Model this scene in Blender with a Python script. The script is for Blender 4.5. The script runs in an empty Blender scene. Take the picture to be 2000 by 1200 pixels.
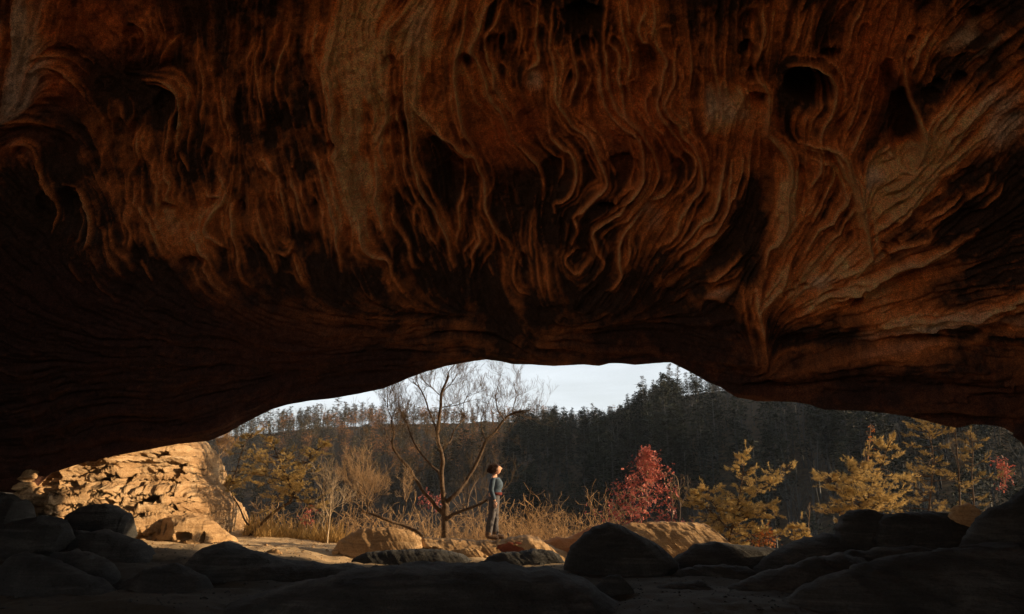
import bpy, math, random
import numpy as np
from mathutils import Vector
R = math.radians
scene = bpy.context.scene
COL = scene.collection
rs = np.random.RandomState

# ------------------------------------------------------------------ camera model
F = 1333.0
PITCH = math.atan(350.0 / F)
CP, SP = math.cos(PITCH), math.sin(PITCH)
def ray(px, py):
    u = (np.asarray(px, float) - 1000) / F
    v = (600 - np.asarray(py, float)) / F
    return u, CP - v * SP, SP + v * CP
def W(px, py, Y):
    a, b, c = ray(px, py)
    k = Y / b
    return np.stack(np.broadcast_arrays(a * k, np.asarray(Y, float) + 0 * k, c * k), -1)
def V(px, py, Y):
    return np.array(W(px, py, Y), float)

# ------------------------------------------------------------------ noise
def _h(ix, iy, iz, seed):
    n = (ix.astype(np.uint32) * np.uint32(374761393) + iy.astype(np.uint32) * np.uint32(668265263)
         + iz.astype(np.uint32) * np.uint32(2246822519) + np.uint32((seed * 3266489917) & 0xffffffff))
    n = (n ^ (n >> np.uint32(13))) * np.uint32(1274126177)
    n = (n ^ (n >> np.uint32(16))) * np.uint32(2654435761)
    n = n ^ (n >> np.uint32(15))
    return n.astype(np.float64) / 4294967295.0
def vn(P, seed=0):
    P = np.asarray(P, float)
    i = np.floor(P).astype(np.int64); f = P - i
    f = f * f * f * (f * (f * 6 - 15) + 10)
    r = 0
    for dx in (0, 1):
        wx = f[..., 0] if dx else 1 - f[..., 0]
        for dy in (0, 1):
            wy = f[..., 1] if dy else 1 - f[..., 1]
            for dz in (0, 1):
                wz = f[..., 2] if dz else 1 - f[..., 2]
                r = r + wx * wy * wz * _h(i[..., 0] + dx, i[..., 1] + dy, i[..., 2] + dz, seed)
    return r * 2 - 1
def fbm(P, seed=0, oct=4, gain=.5):
    P = np.asarray(P, float); r = 0; a = 1
    for k in range(oct):
        r = r + a * vn(P, seed + k * 17); P = P * 2.03 + 11.3; a *= gain
    return r
def ridged(P, seed=0, oct=4):
    P = np.asarray(P, float); r = 0; a = 1
    for k in range(oct):
        r = r + a * (1 - 2 * np.abs(vn(P, seed + k * 31))); P = P * 2.07 + 5.1; a *= .5
    return r
def cells(P, seed=0):
    """nearest-cell random value and distance to the crack between cells"""
    P = np.asarray(P, float); i = np.floor(P).astype(np.int64); f = P - i
    d1 = np.full(P.shape[:-1], 9.); d2 = d1.copy(); val = np.zeros(P.shape[:-1])
    for dx in (-1, 0, 1):
        for dy in (-1, 0, 1):
            for dz in (-1, 0, 1):
                a_, b_, c_ = i[..., 0] + dx, i[..., 1] + dy, i[..., 2] + dz
                q = np.stack([dx + _h(a_, b_, c_, seed), dy + _h(a_, b_, c_, seed + 1), dz + _h(a_, b_, c_, seed + 2)], -1) - f
                d = np.sqrt((q ** 2).sum(-1)); v = _h(a_, b_, c_, seed + 3); m = d < d1
                d2 = np.where(m, d1, np.minimum(d2, d)); val = np.where(m, v, val); d1 = np.minimum(d1, d)
    return val, d2 - d1
def sst(a, b, x):
    t = np.clip((np.asarray(x, float) - a) / (b - a), 0, 1)
    return t * t * (3 - 2 * t)

# ------------------------------------------------------------------ mesh helpers
def mesh_np(name, verts, quads=None, tris=None, mats=(), smooth=True, midx=None, attrs=None):
    me = bpy.data.meshes.new(name)
    verts = np.asarray(verts, np.float32).reshape(-1, 3)
    loops = []; starts = []; tot = []
    s = 0
    if quads is not None and len(quads):
        q = np.asarray(quads, np.int32); loops.append(q.ravel())
        starts.append(np.arange(len(q)) * 4); tot.append(np.full(len(q), 4)); s = len(q) * 4
    if tris is not None and len(tris):
        t = np.asarray(tris, np.int32); loops.append(t.ravel())
        starts.append(s + np.arange(len(t)) * 3); tot.append(np.full(len(t), 3))
    loops = np.concatenate(loops).astype(np.int32); starts = np.concatenate(starts).astype(np.int32)
    tot = np.concatenate(tot).astype(np.int32)
    me.vertices.add(len(verts)); me.vertices.foreach_set('co', verts.ravel())
    me.loops.add(len(loops)); me.loops.foreach_set('vertex_index', loops)
    me.polygons.add(len(starts)); me.polygons.foreach_set('loop_start', starts)
    me.polygons.foreach_set('loop_total', tot)
    for m in mats: me.materials.append(m)
    if midx is not None: me.polygons.foreach_set('material_index', np.asarray(midx, np.int32))
    me.polygons.foreach_set('use_smooth', np.full(len(starts), bool(smooth)))
    if attrs:
        for k, a in attrs.items():
            at = me.attributes.new(k, 'FLOAT_COLOR', 'POINT')
            c = np.ones((len(verts), 4), np.float32); c[:, :a.shape[1]] = a
            at.data.foreach_set('color', c.ravel())
    me.update(calc_edges=True); me.validate()
    return me
def put(name, me, parent=None, loc=None, **pr):
    o = bpy.data.objects.new(name, me); COL.objects.link(o)
    if parent is not None: o.parent = parent
    if loc is not None: o.location = loc
    for k, v in pr.items(): o[k] = v
    return o
def empty(name, loc, label, cat, group=None):
    o = bpy.data.objects.new(name, None); COL.objects.link(o); o.location = loc
    o['label'] = label; o['category'] = cat
    if group: o['group'] = group
    o.empty_display_size = .2
    return o
def grid_quads(nr, nc, wrap=False):
    r = np.arange(nr - 1)[:, None]; c = np.arange(nc if wrap else nc - 1)[None, :]
    c2 = (c + 1) % nc
    return np.stack([r * nc + c, r * nc + c2, (r + 1) * nc + c2, (r + 1) * nc + c], -1).reshape(-1, 4)

class Segs:
    """tapered limbs gathered as segments, built as one mesh of prisms"""
    def __init__(s): s.a = []
    def add(s, p0, p1, r0, r1): s.a.append((*p0, *p1, r0, r1))
    def path(s, P, Rr):
        for i in range(len(P) - 1): s.add(P[i], P[i + 1], Rr[i], Rr[i + 1])
    def arrays(s, sides=3):
        A = np.array(s.a, float)
        p0, p1, r0, r1 = A[:, :3], A[:, 3:6], A[:, 6], A[:, 7]
        d = p1 - p0; L = np.linalg.norm(d, axis=1, keepdims=True) + 1e-9; d = d / L
        p1 = p1 + d * r1[:, None] * .3
        up = np.where(np.abs(d[:, 2:3]) > .9, np.array([[1., 0, 0]]), np.array([[0, 0, 1.]]))
        e1 = np.cross(d, up); e1 /= np.linalg.norm(e1, axis=1, keepdims=True) + 1e-9
        e2 = np.cross(d, e1)
        n = len(A); vs = []
        for k in range(sides):
            t = 2 * math.pi * k / sides
            o = e1 * math.cos(t) + e2 * math.sin(t)
            vs.append(p0 + o * r0[:, None]); vs.append(p1 + o * r1[:, None])
        Vv = np.stack(vs, 1).reshape(-1, 3); base = np.arange(n)[:, None] * 2 * sides
        q = []
        for k in range(sides):
            k2 = (k + 1) % sides
            q.append(base + np.array([[2 * k, 2 * k2, 2 * k2 + 1, 2 * k + 1]]))
        return Vv, np.stack(q, 1).reshape(-1, 4)
    def mesh(s, name, mat, sides=3):
        v, q = s.arrays(sides)
        return mesh_np(name, v, q, mats=[mat])

def smooth_path(P, n):
    """Catmull-Rom through points (rows), n samples"""
    P = np.asarray(P, float)
    m = len(P) - 1
    Q = np.vstack([2 * P[0] - P[1], P, 2 * P[-1] - P[-2]])
    t = np.linspace(0, m - 1e-6, n); i = t.astype(int); f = (t - i)[:, None]
    a, b, c, d = Q[i], Q[i + 1], Q[i + 2], Q[i + 3]
    return .5 * (2 * b + (c - a) * f + (2 * a - 5 * b + 4 * c - d) * f ** 2 + (3 * b - a - 3 * c + d) * f ** 3)

def tube_arrays(P, rad, sides=8, rough=.12, seed=0):
    P = np.asarray(P, float); n = len(P)
    T = np.gradient(P, axis=0); T /= np.linalg.norm(T, axis=1, keepdims=True)
    e = np.cross(T[0], [0.3, 1, .2]); e /= np.linalg.norm(e); vs = []
    for i in range(n):
        e = e - T[i] * e.dot(T[i]); e /= np.linalg.norm(e)
        b = np.cross(T[i], e)
        th = np.arange(sides) * 2 * math.pi / sides
        vs.append(P[i] + rad[i] * (np.cos(th)[:, None] * e + np.sin(th)[:, None] * b))
    Vv = np.array(vs)
    nrm = Vv - P[:, None]
    Vv = Vv + nrm * (rough * fbm(Vv * 9 + seed, 5, 3))[..., None]
    return Vv.reshape(-1, 3), grid_quads(n, sides, True)

def join_arrays(parts):
    vs, qs, o = [], [], 0
    for v, q in parts:
        vs.append(v); qs.append(q + o); o += len(v)
    return np.vstack(vs), np.vstack(qs)

# ------------------------------------------------------------------ materials
def new_mat(name):
    m = bpy.data.materials.new(name); m.use_nodes = True
    nt = m.node_tree; nt.nodes.clear()
    out = nt.nodes.new('ShaderNodeOutputMaterial'); b = nt.nodes.new('ShaderNodeBsdfPrincipled')
    nt.links.new(b.outputs[0], out.inputs[0])
    b.inputs['Roughness'].default_value = .9
    b.inputs['Specular IOR Level'].default_value = .15
    return m, nt, b, out
def N(nt, t, **kw):
    n = nt.nodes.new(t)
    for k, v in kw.items():
        if k.startswith('i_'): n.inputs[k[2:].replace('_', ' ')].default_value = v
        else: setattr(n, k, v)
    return n
def ramp(nt, fac, stops):
    r = nt.nodes.new('ShaderNodeValToRGB'); cr = r.color_ramp
    while len(cr.elements) < len(stops): cr.elements.new(.5)
    for e, (p, c) in zip(cr.elements, stops): e.position = p; e.color = (*c, 1)
    nt.links.new(fac, r.inputs[0]); return r
def noise(nt, scale, detail=6, rough=.6, vec=None, dist=0):
    n = nt.nodes.new('ShaderNodeTexNoise'); n.inputs['Scale'].default_value = scale
    n.inputs['Detail'].default_value = detail; n.inputs['Roughness'].default_value = rough
    n.inputs['Distortion'].default_value = dist
    if vec is not None: nt.links.new(vec, n.inputs['Vector'])
    return n
def mapping(nt, scale, coord='Object'):
    tc = nt.nodes.new('ShaderNodeTexCoord'); mp = nt.nodes.new('ShaderNodeMapping')
    mp.inputs['Scale'].default_value = scale; nt.links.new(tc.outputs[coord], mp.inputs[0]); return mp
def mixc(nt, fac, a, b, mode='MIX'):
    m = nt.nodes.new('ShaderNodeMix'); m.data_type = 'RGBA'; m.blend_type = mode
    for s, v in ((0, fac), (6, a), (7, b)):
        if hasattr(v, 'is_linked'): nt.links.new(v, m.inputs[s])
        elif s == 0: m.inputs[0].default_value = v
        else: m.inputs[s].default_value = (*v, 1) if len(v) == 3 else v
    return m.outputs[2]
def bump(nt, b, h, strength, dist):
    n = nt.nodes.new('ShaderNodeBump'); n.inputs['Strength'].default_value = strength
    n.inputs['Distance'].default_value = dist; nt.links.new(h, n.inputs['Height'])
    if b is not None: nt.links.new(n.outputs[0], b.inputs['Normal'])
    return n

def mat_sandstone(name, cols, strata=3.0, bumpd=.03, spots=.5):
    """cols: dark, mid, light; layered rock with grain, lichen-like specks and cracks"""
    m, nt, b, out = new_mat(name)
    mp = mapping(nt, (1, 1, 1)); ms = mapping(nt, (.5, .5, strata * 2.2))
    n1 = noise(nt, 1.1, 8, .62, mp.outputs[0], .6); n2 = noise(nt, 1.6, 8, .7, ms.outputs[0], .8)
    n3 = noise(nt, 30, 5, .7, mp.outputs[0])
    mx = mixc(nt, .5, n1.outputs[0], n2.outputs[0])
    r = ramp(nt, mx, [(.30, cols[0]), (.5, cols[1]), (.68, cols[2])])
    sp = ramp(nt, n3.outputs[0], [(.35, (.55, .5, .45)), (.55, (1, 1, 1)), (.75, (1.15, 1.12, 1.1))])
    c = mixc(nt, spots, r.outputs[0], sp.outputs[0], 'MULTIPLY')
    nt.links.new(c, b.inputs['Base Color'])
    n4 = noise(nt, 7, 8, .68, ms.outputs[0], .3)
    h = mixc(nt, .5, n4.outputs[0], n3.outputs[0])
    bump(nt, b, h, .9, bumpd)
    return m

def mat_simple(name, c1, c2, scale=8, bumpd=0, rough=.85, trans=0, vary=0):
    m, nt, b, out = new_mat(name)
    mp = mapping(nt, (1, 1, 1)); n = noise(nt, scale, 5, .6, mp.outputs[0])
    r = ramp(nt, n.outputs[0], [(.3, c1), (.7, c2)]); c = r.outputs[0]
    if vary:
        g = nt.nodes.new('ShaderNodeNewGeometry')
        r2 = ramp(nt, g.outputs['Random Per Island'], [(0, (1 - vary,) * 3), (1, (1 + vary, 1 + vary * .9, 1 + vary * .6))])
        c = mixc(nt, 1.0, c, r2.outputs[0], 'MULTIPLY')
    nt.links.new(c, b.inputs['Base Color']); b.inputs['Roughness'].default_value = rough
    if bumpd:
        n5 = noise(nt, scale * 3, 6, .65, mp.outputs[0]); bump(nt, b, n5.outputs[0], .8, bumpd)
    if trans:
        t = nt.nodes.new('ShaderNodeBsdfTranslucent'); nt.links.new(c, t.inputs[0])
        mx = nt.nodes.new('ShaderNodeMixShader'); mx.inputs[0].default_value = trans
        nt.links.new(b.outputs[0], mx.inputs[1]); nt.links.new(t.outputs[0], mx.inputs[2])
        nt.links.new(mx.outputs[0], out.inputs[0])
    return m

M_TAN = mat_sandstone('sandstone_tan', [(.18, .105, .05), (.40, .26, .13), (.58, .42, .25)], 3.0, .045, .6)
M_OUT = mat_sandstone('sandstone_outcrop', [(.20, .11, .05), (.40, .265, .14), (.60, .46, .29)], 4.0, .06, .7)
M_GREY_SHADE = mat_sandstone('sandstone_grey_shade', [(.016, .016, .0155), (.036, .036, .034), (.095, .095, .09)], 2.0, .045, .6)  # grey rock, blackened so foreground shade sits in its colour
M_RUST = mat_sandstone('sandstone_rust', [(.20, .07, .03), (.42, .19, .085), (.55, .33, .17)], 2.0, .03, .5)
M_RED = mat_sandstone('sandstone_red_stain', [(.10, .03, .02), (.20, .065, .04), (.40, .20, .11)], 1.0, .02, .4)
M_BARK = mat_simple('bark_grey_brown', (.035, .024, .017), (.14, .095, .06), 14, .02)
M_TWIG = mat_simple('twig_tan', (.20, .135, .08), (.40, .28, .17), 6, 0, .8, 0, .3)
M_TREETWIG = mat_simple('tree_twig', (.06, .045, .03), (.15, .105, .07), 6, 0, .8, 0, .3)
M_SHRUB = mat_simple('shrub_twig', (.27, .165, .08), (.46, .30, .155), 3, 0, .8, 0, .35)
M_PALE = mat_simple('pale_bark', (.30, .23, .15), (.55, .44, .30), 12, .01)
M_DARKBARK = mat_simple('dark_bark', (.035, .025, .018), (.10, .07, .05), 14, .02)
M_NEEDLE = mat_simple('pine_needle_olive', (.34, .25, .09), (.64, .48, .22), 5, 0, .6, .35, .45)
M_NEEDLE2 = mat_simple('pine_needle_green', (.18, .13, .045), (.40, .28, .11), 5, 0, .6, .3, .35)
M_REDLEAF = mat_simple('red_oak_leaf', (.26, .045, .04), (.55, .20, .165), 6, 0, .45, .25, .4)
M_ORANGELEAF = mat_simple('orange_leaf', (.40, .12, .04), (.55, .22, .07), 6, 0, .5, .3, .4)
M_GRASS = mat_simple('dry_grass', (.30, .19, .07), (.52, .36, .15), 3, 0, .8, .3, .4)
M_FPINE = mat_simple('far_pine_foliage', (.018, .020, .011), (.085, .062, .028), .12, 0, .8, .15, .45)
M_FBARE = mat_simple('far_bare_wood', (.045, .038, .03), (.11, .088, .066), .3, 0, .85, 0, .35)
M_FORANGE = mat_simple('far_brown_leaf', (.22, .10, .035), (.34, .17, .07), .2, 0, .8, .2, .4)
M_NPINE = mat_simple('shaded_conifer', (.010, .014, .012), (.040, .048, .036), .12, 0, .8, .1, .4)  # near-slope copy, darker and cooler: the slope's shade is in the colour
M_NBARE = mat_simple('shaded_bare_wood', (.035, .038, .042), (.10, .105, .11), .3, 0, .85, 0, .35)  # greyer copy of the far wood, slope shade put into its colour
# ------------------------------------------------------------------ the great overhang
LIP = np.array([(-400, 1010), (-60, 985), (0, 960), (60, 964), (100, 925), (170, 902), (215, 893), (280, 880), (350, 866), (410, 860),
    (445, 845), (470, 830), (530, 800), (560, 792), (600, 785), (650, 779), (700, 770), (750, 759), (800, 737), (835, 724), (870, 714),
    (910, 706), (950, 700), (980, 703), (1000, 708), (1040, 711), (1080, 714), (1110, 712), (1140, 711), (1170, 715), (1190, 710),
    (1215, 710), (1240, 713), (1275, 711), (1310, 709), (1335, 722), (1360, 735), (1380, 746), (1410, 759), (1440, 776), (1480, 783),
    (1520, 784), (1550, 786), (1580, 791), (1610, 802), (1650, 803), (1690, 803), (1720, 806), (1750, 810), (1780, 816), (1840, 831),
    (1870, 836), (1900, 830), (1930, 831), (1960, 835), (1985, 848), (2005, 885), (2030, 940), (2060, 985), (2400, 1010)], float)
lip_py = lambda px: np.interp(px, LIP[:, 0], LIP[:, 1])

RIDGES = """
1.0 795,88 792,140 793,187 798,233 801,280 808,318 815,341 827,379 850,411 862,437 873,469 876,498 885,525
1.0 824,105 816,140 813,175 812,210 835,233 862,257 888,280 908,300 926,308 937,326 946,358 945,393 949,420 964,446 981,466 999,487
1.0 917,17 902,73 891,117 890,163 897,204 902,251 920,283 930,305
1.0 967,0 952,18 937,58 920,90 935,122 949,152 955,184 981,216 996,251 1003,272 1029,297 1055,325 1063,352 1058,395
.8 984,0 972,44 949,70 952,117 964,140 967,169 981,192 1000,216 1010,245
.7 803,0 780,35 758,61 754,90 757,111 764,128
.9 733,96 732,131 745,163 758,187 760,222 745,251 733,273
.6 745,257 745,286 754,315 760,333
1.1 663,32 655,73 652,105 646,131 655,175 659,210 663,248 672,283 666,298 684,330 693,373 704,411 710,440 719,469 736,487 763,501 771,528 792,557
.8 733,292 742,352 739,385 748,420 754,452
.6 617,44 614,73 617,111 628,134
.6 611,198 620,233 628,254
.8 617,300 631,326 643,364 652,399 660,431 660,463 669,490 675,517
.6 637,318 652,347 657,367 665,396 669,417
.7 570,323 579,355 590,379 602,420 608,446
.5 593,347 602,379 605,396
.7 517,309 550,344 558,376 563,417 570,457
.7 503,411 515,455 535,490 542,527
.5 535,487 567,494 577,472
.6 576,501 590,533 602,557
.6 771,396 770,425 783,452 797,475 806,507 818,522
.5 813,399 810,428 809,446
.5 821,408 835,449 856,478
.6 905,317 908,350 900,393 895,410 897,440 888,475 894,498
.6 920,425 932,455 940,475 923,498 926,522 919,542
.4 815,490 830,510
.4 958,519 970,539
.9 1050,0 1047,44 1048,82 1054,117 1047,131 1026,143
1.0 1082,9 1079,44 1077,82 1082,128 1086,163 1085,193 1099,216 1123,248 1149,268 1163,292 1175,320 1184,344 1178,364 1158,382 1140,405 1120,425 1128,446 1117,472
.8 1115,70 1121,122 1127,155 1117,187 1111,219
.9 1067,216 1073,248 1079,268 1099,289 1117,300 1127,325 1125,353 1117,376 1099,393 1082,402 1085,417
.9 1158,58 1169,88 1166,108 1172,134 1175,175 1187,219 1210,242 1233,257 1251,280 1254,318 1254,344 1242,367 1219,393 1210,417 1184,434 1159,452 1160,475 1169,498 1175,516 1160,542
1.0 1187,0 1181,58 1184,96 1187,140 1190,175 1204,210 1228,233 1248,251 1268,283 1281,315 1284,344 1271,370 1257,388
.8 1195,52 1192,79 1207,108 1208,146 1216,181 1219,216 1233,239 1256,262 1272,290
.7 1210,0 1216,44 1225,88 1229,122 1225,163
.6 1225,0 1233,58
.7 1262,15 1248,50 1251,79 1268,90
.7 1274,0 1277,38 1271,85
.9 1310,52 1280,58 1280,88 1295,105 1302,125 1292,163 1287,198 1292,228 1309,248 1324,277 1338,298 1360,315 1357,344 1335,367 1300,399
1.0 1324,79 1316,117 1316,155 1306,187 1300,210 1309,230 1327,248 1333,274 1356,295 1369,318 1373,352 1365,373 1338,408 1324,437 1309,466 1286,490
.6 1365,382 1353,417 1333,452 1321,472 1297,501
.8 1490,0 1484,23 1486,58 1478,95 1470,120
.9 1420,303 1411,350 1403,385 1385,417 1359,443 1333,472 1321,490
.9 1435,309 1429,344 1423,388 1408,423 1391,446 1362,469 1330,498 1324,513
.7 1452,300 1455,338 1438,379 1429,385 1420,405 1400,440
.7 1423,437 1400,458 1376,481 1365,501 1341,519
.7 1446,493 1420,522 1400,539 1379,551
.6 1268,315 1267,350 1248,379 1233,396
.9 1257,399 1239,428 1222,455 1210,481 1209,510 1214,528 1201,551 1181,565
.6 1238,443 1230,472 1233,493 1222,522
.6 1318,344 1309,364 1286,382 1260,390
.6 1004,498 1006,542 1018,560 1035,565
.5 1035,425 1034,475 1038,504
.6 1047,487 1053,533 1061,563
.5 1061,493 1070,539 1076,568
.6 1128,484 1105,501 1111,519 1131,528 1155,504
1.2 1470,125 1480,160 1500,190 1500,254 1512,280 1538,312 1550,344 1541,388 1538,434 1518,469 1500,490 1492,520
.9 1538,125 1560,118 1600,132 1628,158 1633,190 1625,222 1608,257 1605,292
.7 1690,0 1675,30 1663,58 1643,111
.7 1704,102 1687,163 1669,222 1646,286
.6 1716,187 1690,239 1672,280 1657,312
1.5 1560,285 1602,292 1628,298 1652,315 1664,347 1675,367 1681,399 1687,431 1692,475 1698,490 1690,512 1672,540
.7 1602,300 1605,335 1585,370
.7 1617,309 1631,347 1625,376 1602,417 1590,440
.8 1669,370 1655,402 1625,440 1596,463 1570,498
.7 1675,393 1663,431 1622,481 1582,522
1.2 1757,117 1771,172 1789,216 1802,254 1800,289 1792,315 1780,335
.7 1815,64 1795,95 1783,125 1780,145
.8 1908,158 1850,216 1821,251 1803,292 1757,347
.8 1955,175 1888,233 1850,263 1827,315
.8 1946,233 1894,277 1844,330
.8 1832,338 1792,382 1748,428 1704,452
.8 1795,329 1762,358 1730,382
.8 1809,338 1762,385 1727,414 1701,437
.6 1879,379 1844,411 1806,434
.7 1960,360 1943,385 1908,417
1.0 1908,446 1856,481 1815,501 1751,516 1681,562 1617,580 1558,624
.7 1748,516 1704,542 1663,557 1620,590
.9 2060,565 2000,580 1938,600 1903,615 1838,618 1757,630 1713,647
.9 1476,560 1480,600 1487,662 1495,700 1499,737
.6 1495,737 1510,707 1540,696 1600,690
.8 1540,520 1530,560 1490,590 1476,620
.9 280,152 330,160 356,187 357,233 350,268 344,315
.6 335,216 338,257 330,292 327,344
.7 257,41 292,55 298,76 286,108
.6 292,17 306,52 314,82
.5 353,64 332,96 321,122
.5 490,87 481,128
.6 423,157 440,204 449,262 449,295
.5 277,245 274,268 283,315
.7 73,140 102,128 131,131 157,157 175,187
.5 29,239 73,233 117,242
.6 38,298 58,277 79,283 99,330
.6 163,108 184,111 192,131
.7 87,309 102,344 120,379 122,417 108,463
.8 140,352 175,370 187,399 192,434 187,463 175,478
.6 210,440 222,481 242,510 257,533
.5 254,399 262,446 260,481
.6 265,344 274,396 297,434 315,475 330,498
.6 330,300 327,335 338,358 333,385 344,405
.5 356,300 370,332
.7 423,338 440,364 434,396 414,425 400,455 420,472 449,487
.5 402,367 414,382 438,382
.7 449,367 452,425 455,463 467,504 470,539 487,568
.6 376,457 391,487 408,504 417,533
.6 394,504 400,530 423,557 449,586
.5 277,504 300,548
.5 187,525 216,562 245,586
.4 152,504 175,548
.6 560,60 548,110 545,160 552,210
.5 505,60 500,130 512,190 520,250
.5 380,60 395,130 400,190 398,250
.6 1395,40 1390,100 1398,160 1405,215
.6 1345,60 1350,120 1345,180
.6 1380,215 1383,250 1378,268
.6 1440,180 1448,200 1430,235
.6 1010,20 1020,70 1012,110
.5 1560,20 1556,60 1545,100
.5 1590,0 1580,60 1572,105
"""
GUIDES = """
0,760 300,720 600,690 900,640
100,860 400,800 700,730
0,900 250,860 450,810
1400,740 1700,760 1950,790
1100,650 1300,662 1450,700
1500,720 1750,680 2000,640
1600,780 1800,740 2060,700
0,420 200,560 450,660
0,560 200,650 500,690
500,600 700,640 950,660
100,0 70,100 45,220
40,0 20,100 0,200
0,340 60,420 150,520
1700,600 1850,560 2000,520
1900,100 1980,40
1920,330 2000,240
420,20 430,120
1950,480 2050,440
"""
HOLES = [(1578,168,54,41,25,.75),(1648,400,26,76,-12,.32),(1770,252,30,78,-6,.40),(1140,32,42,26,10,.34),(1148,92,24,22,0,.22),
 (1093,60,11,22,0,.14),(1458,44,22,30,10,.26),(1452,92,17,15,0,.2),(1615,110,20,13,0,.2),(1805,20,26,30,0,.3),(1905,35,24,18,0,.25),
 (763,118,14,15,0,.18),(840,172,14,34,6,.24),(920,50,11,26,8,.16),(908,117,20,16,0,.2),(967,82,19,20,0,.2),(768,254,26,22,10,.2),
 (770,200,11,16,0,.16),(858,300,40,36,25,.22),(885,352,42,44,0,.22),(655,276,14,9,0,.2),(150,402,34,48,0,.26),(100,395,17,30,0,.2),
 (272,78,26,34,0,.24),(265,140,17,22,0,.2),(328,205,24,32,0,.24),(352,245,8,58,2,.2),(470,406,11,21,0,.2),(448,282,9,28,0,.14),
 (375,510,28,13,5,.2),(330,401,18,11,20,.2),(1185,399,20,10,0,.22),(1216,330,38,30,10,.28),(1090,340,32,36,0,.2),(1150,340,22,40,10,.14),
 (1236,268,12,5,15,.1),(1268,120,24,34,0,.2),(1468,146,11,20,0,.16),(1480,197,20,14,0,.2),(1450,415,66,62,0,.13),(1663,577,9,6,-20,.14),
 (1675,592,17,9,-25,.24),(1554,554,5,4,0,.1),(1567,564,9,4,-10,.12),(1541,571,11,6,-15,.14),(1742,475,10,8,0,.14),(1719,475,8,4,0,.1),
 (1716,495,14,5,0,.12),(1684,560,10,6,0,.12),(1792,64,6,8,0,.1),(1777,76,8,8,0,.12),(1844,117,30,12,-38,.2),(1830,163,18,12,-20,.2),
 (1876,155,13,18,20,.2),(1733,152,18,36,0,.26),(1821,187,20,17,0,.2),(1130,505,24,17,0,.14),(1020,518,13,22,0,.14),(1306,586,22,13,20,.15),
 (1408,606,42,18,12,.2),(1073,592,30,11,0,.14),(1720,330,36,20,-20,.16),(1870,440,60,22,-30,.16),(1870,350,46,18,-35,.14),(1715,200,12,40,12,.16),
 (1380,150,30,26,0,.1),(540,250,30,34,0,.12),(600,130,14,26,0,.12),(1610,380,16,30,10,.16),(1570,345,9,18,0,.12),(230,260,40,30,0,.16),
 (215,170,26,20,0,.14),(130,200,30,16,20,.12),(700,60,18,30,0,.1),(790,470,22,34,-10,.1),(975,400,26,34,0,.14),(1020,370,18,30,0,.14),
 (1330,330,28,22,0,.12),(1900,640,70,16,-6,.2),(1620,650,30,12,-10,.14),(1440,650,45,20,10,.2),(820,610,60,12,8,.08),(300,620,50,14,15,.08)]

# raster of the relief, indexed by direction over the visible part of the vault
RX0, RY0, RST = -120., -130., 1.6
RW, RH = int(2240 / RST), int(1160 / RST)
gx = RX0 + np.arange(RW) * RST; gy = RY0 + np.arange(RH) * RST
GX, GY = np.meshgrid(gx, gy)
_r = rs(7)
def smooth_noise(sig, seed, sy=None):
    k = rs(seed).randn(RH, RW)
    fx = np.fft.fftfreq(RW)[None]; fy = np.fft.fftfreq(RH)[:, None]
    s2 = (sig / RST); s3 = ((sy or sig) / RST)
    out = np.real(np.fft.ifft2(np.fft.fft2(k) * np.exp(-2 * math.pi ** 2 * (fx ** 2 * s2 ** 2 + fy ** 2 * s3 ** 2))))
    return out / out.std()
def blur(A, sig):
    fx = np.fft.fftfreq(RW)[None]; fy = np.fft.fftfreq(RH)[:, None]; s = sig / RST
    return np.real(np.fft.ifft2(np.fft.fft2(A) * np.exp(-2 * math.pi ** 2 * s * s * (fx ** 2 + fy ** 2))))
strokes = []
for ln in RIDGES.strip().split('\n'):
    t = ln.split(); strokes.append((float(t[0]), np.array([tuple(map(float, p.split(','))) for p in t[1:]])))
_c = rs(99); comp = []
for a, P in strokes:
    L_ = np.hypot(*np.diff(P, axis=0).T).sum()
    if L_ < 50: continue
    T_ = np.gradient(P, axis=0); T_ /= np.linalg.norm(T_, axis=1, keepdims=True); Nn = np.c_[-T_[:, 1], T_[:, 0]]
    for sg in (-1, 1, 2, -2, 3):
        if _c.rand() < (.75 if abs(sg) == 1 else .4):
            off = sg * _c.uniform(6.5, 12) + _c.normal(0, 3, (len(P), 1)); Q = P + Nn * off; k0 = _c.randint(0, max(len(P) // 3, 1)); k1 = len(P) - _c.randint(0, max(len(P) // 3, 1))
            if k1 - k0 >= 3: comp.append((a * _c.uniform(.3, .55), Q[k0:k1]))
strokes = strokes + comp
guides = [np.array([tuple(map(float, p.split(','))) for p in ln.split()]) for ln in GUIDES.strip().split('\n')]
# flow direction
pts, ang, wt = [], [], []
for P, w in [(s[1], 1.) for s in strokes] + [(g, 3.) for g in guides]:
    n = max(3, int(np.abs(np.diff(P, axis=0)).sum() / 30)); Q = smooth_path(P, n)
    T = np.gradient(Q, axis=0); a = np.arctan2(T[:, 1], T[:, 0])
    pts.append(Q); ang.append(a); wt.append(np.full(n, w))
pts = np.vstack(pts); ang = np.concatenate(ang); wt = np.concatenate(wt)
cgx = np.linspace(gx[0], gx[-1], 90); cgy = np.linspace(gy[0], gy[-1], 48)
CX, CY = np.meshgrid(cgx, cgy)
d2 = (CX[..., None] - pts[:, 0]) ** 2 + (CY[..., None] - pts[:, 1]) ** 2
w = wt / (d2 + 18 ** 2) ** 1.6
c2 = (w * np.cos(2 * ang)).sum(-1); s2_ = (w * np.sin(2 * ang)).sum(-1)
nn = np.hypot(c2, s2_); c2 /= nn; s2_ /= nn
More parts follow.
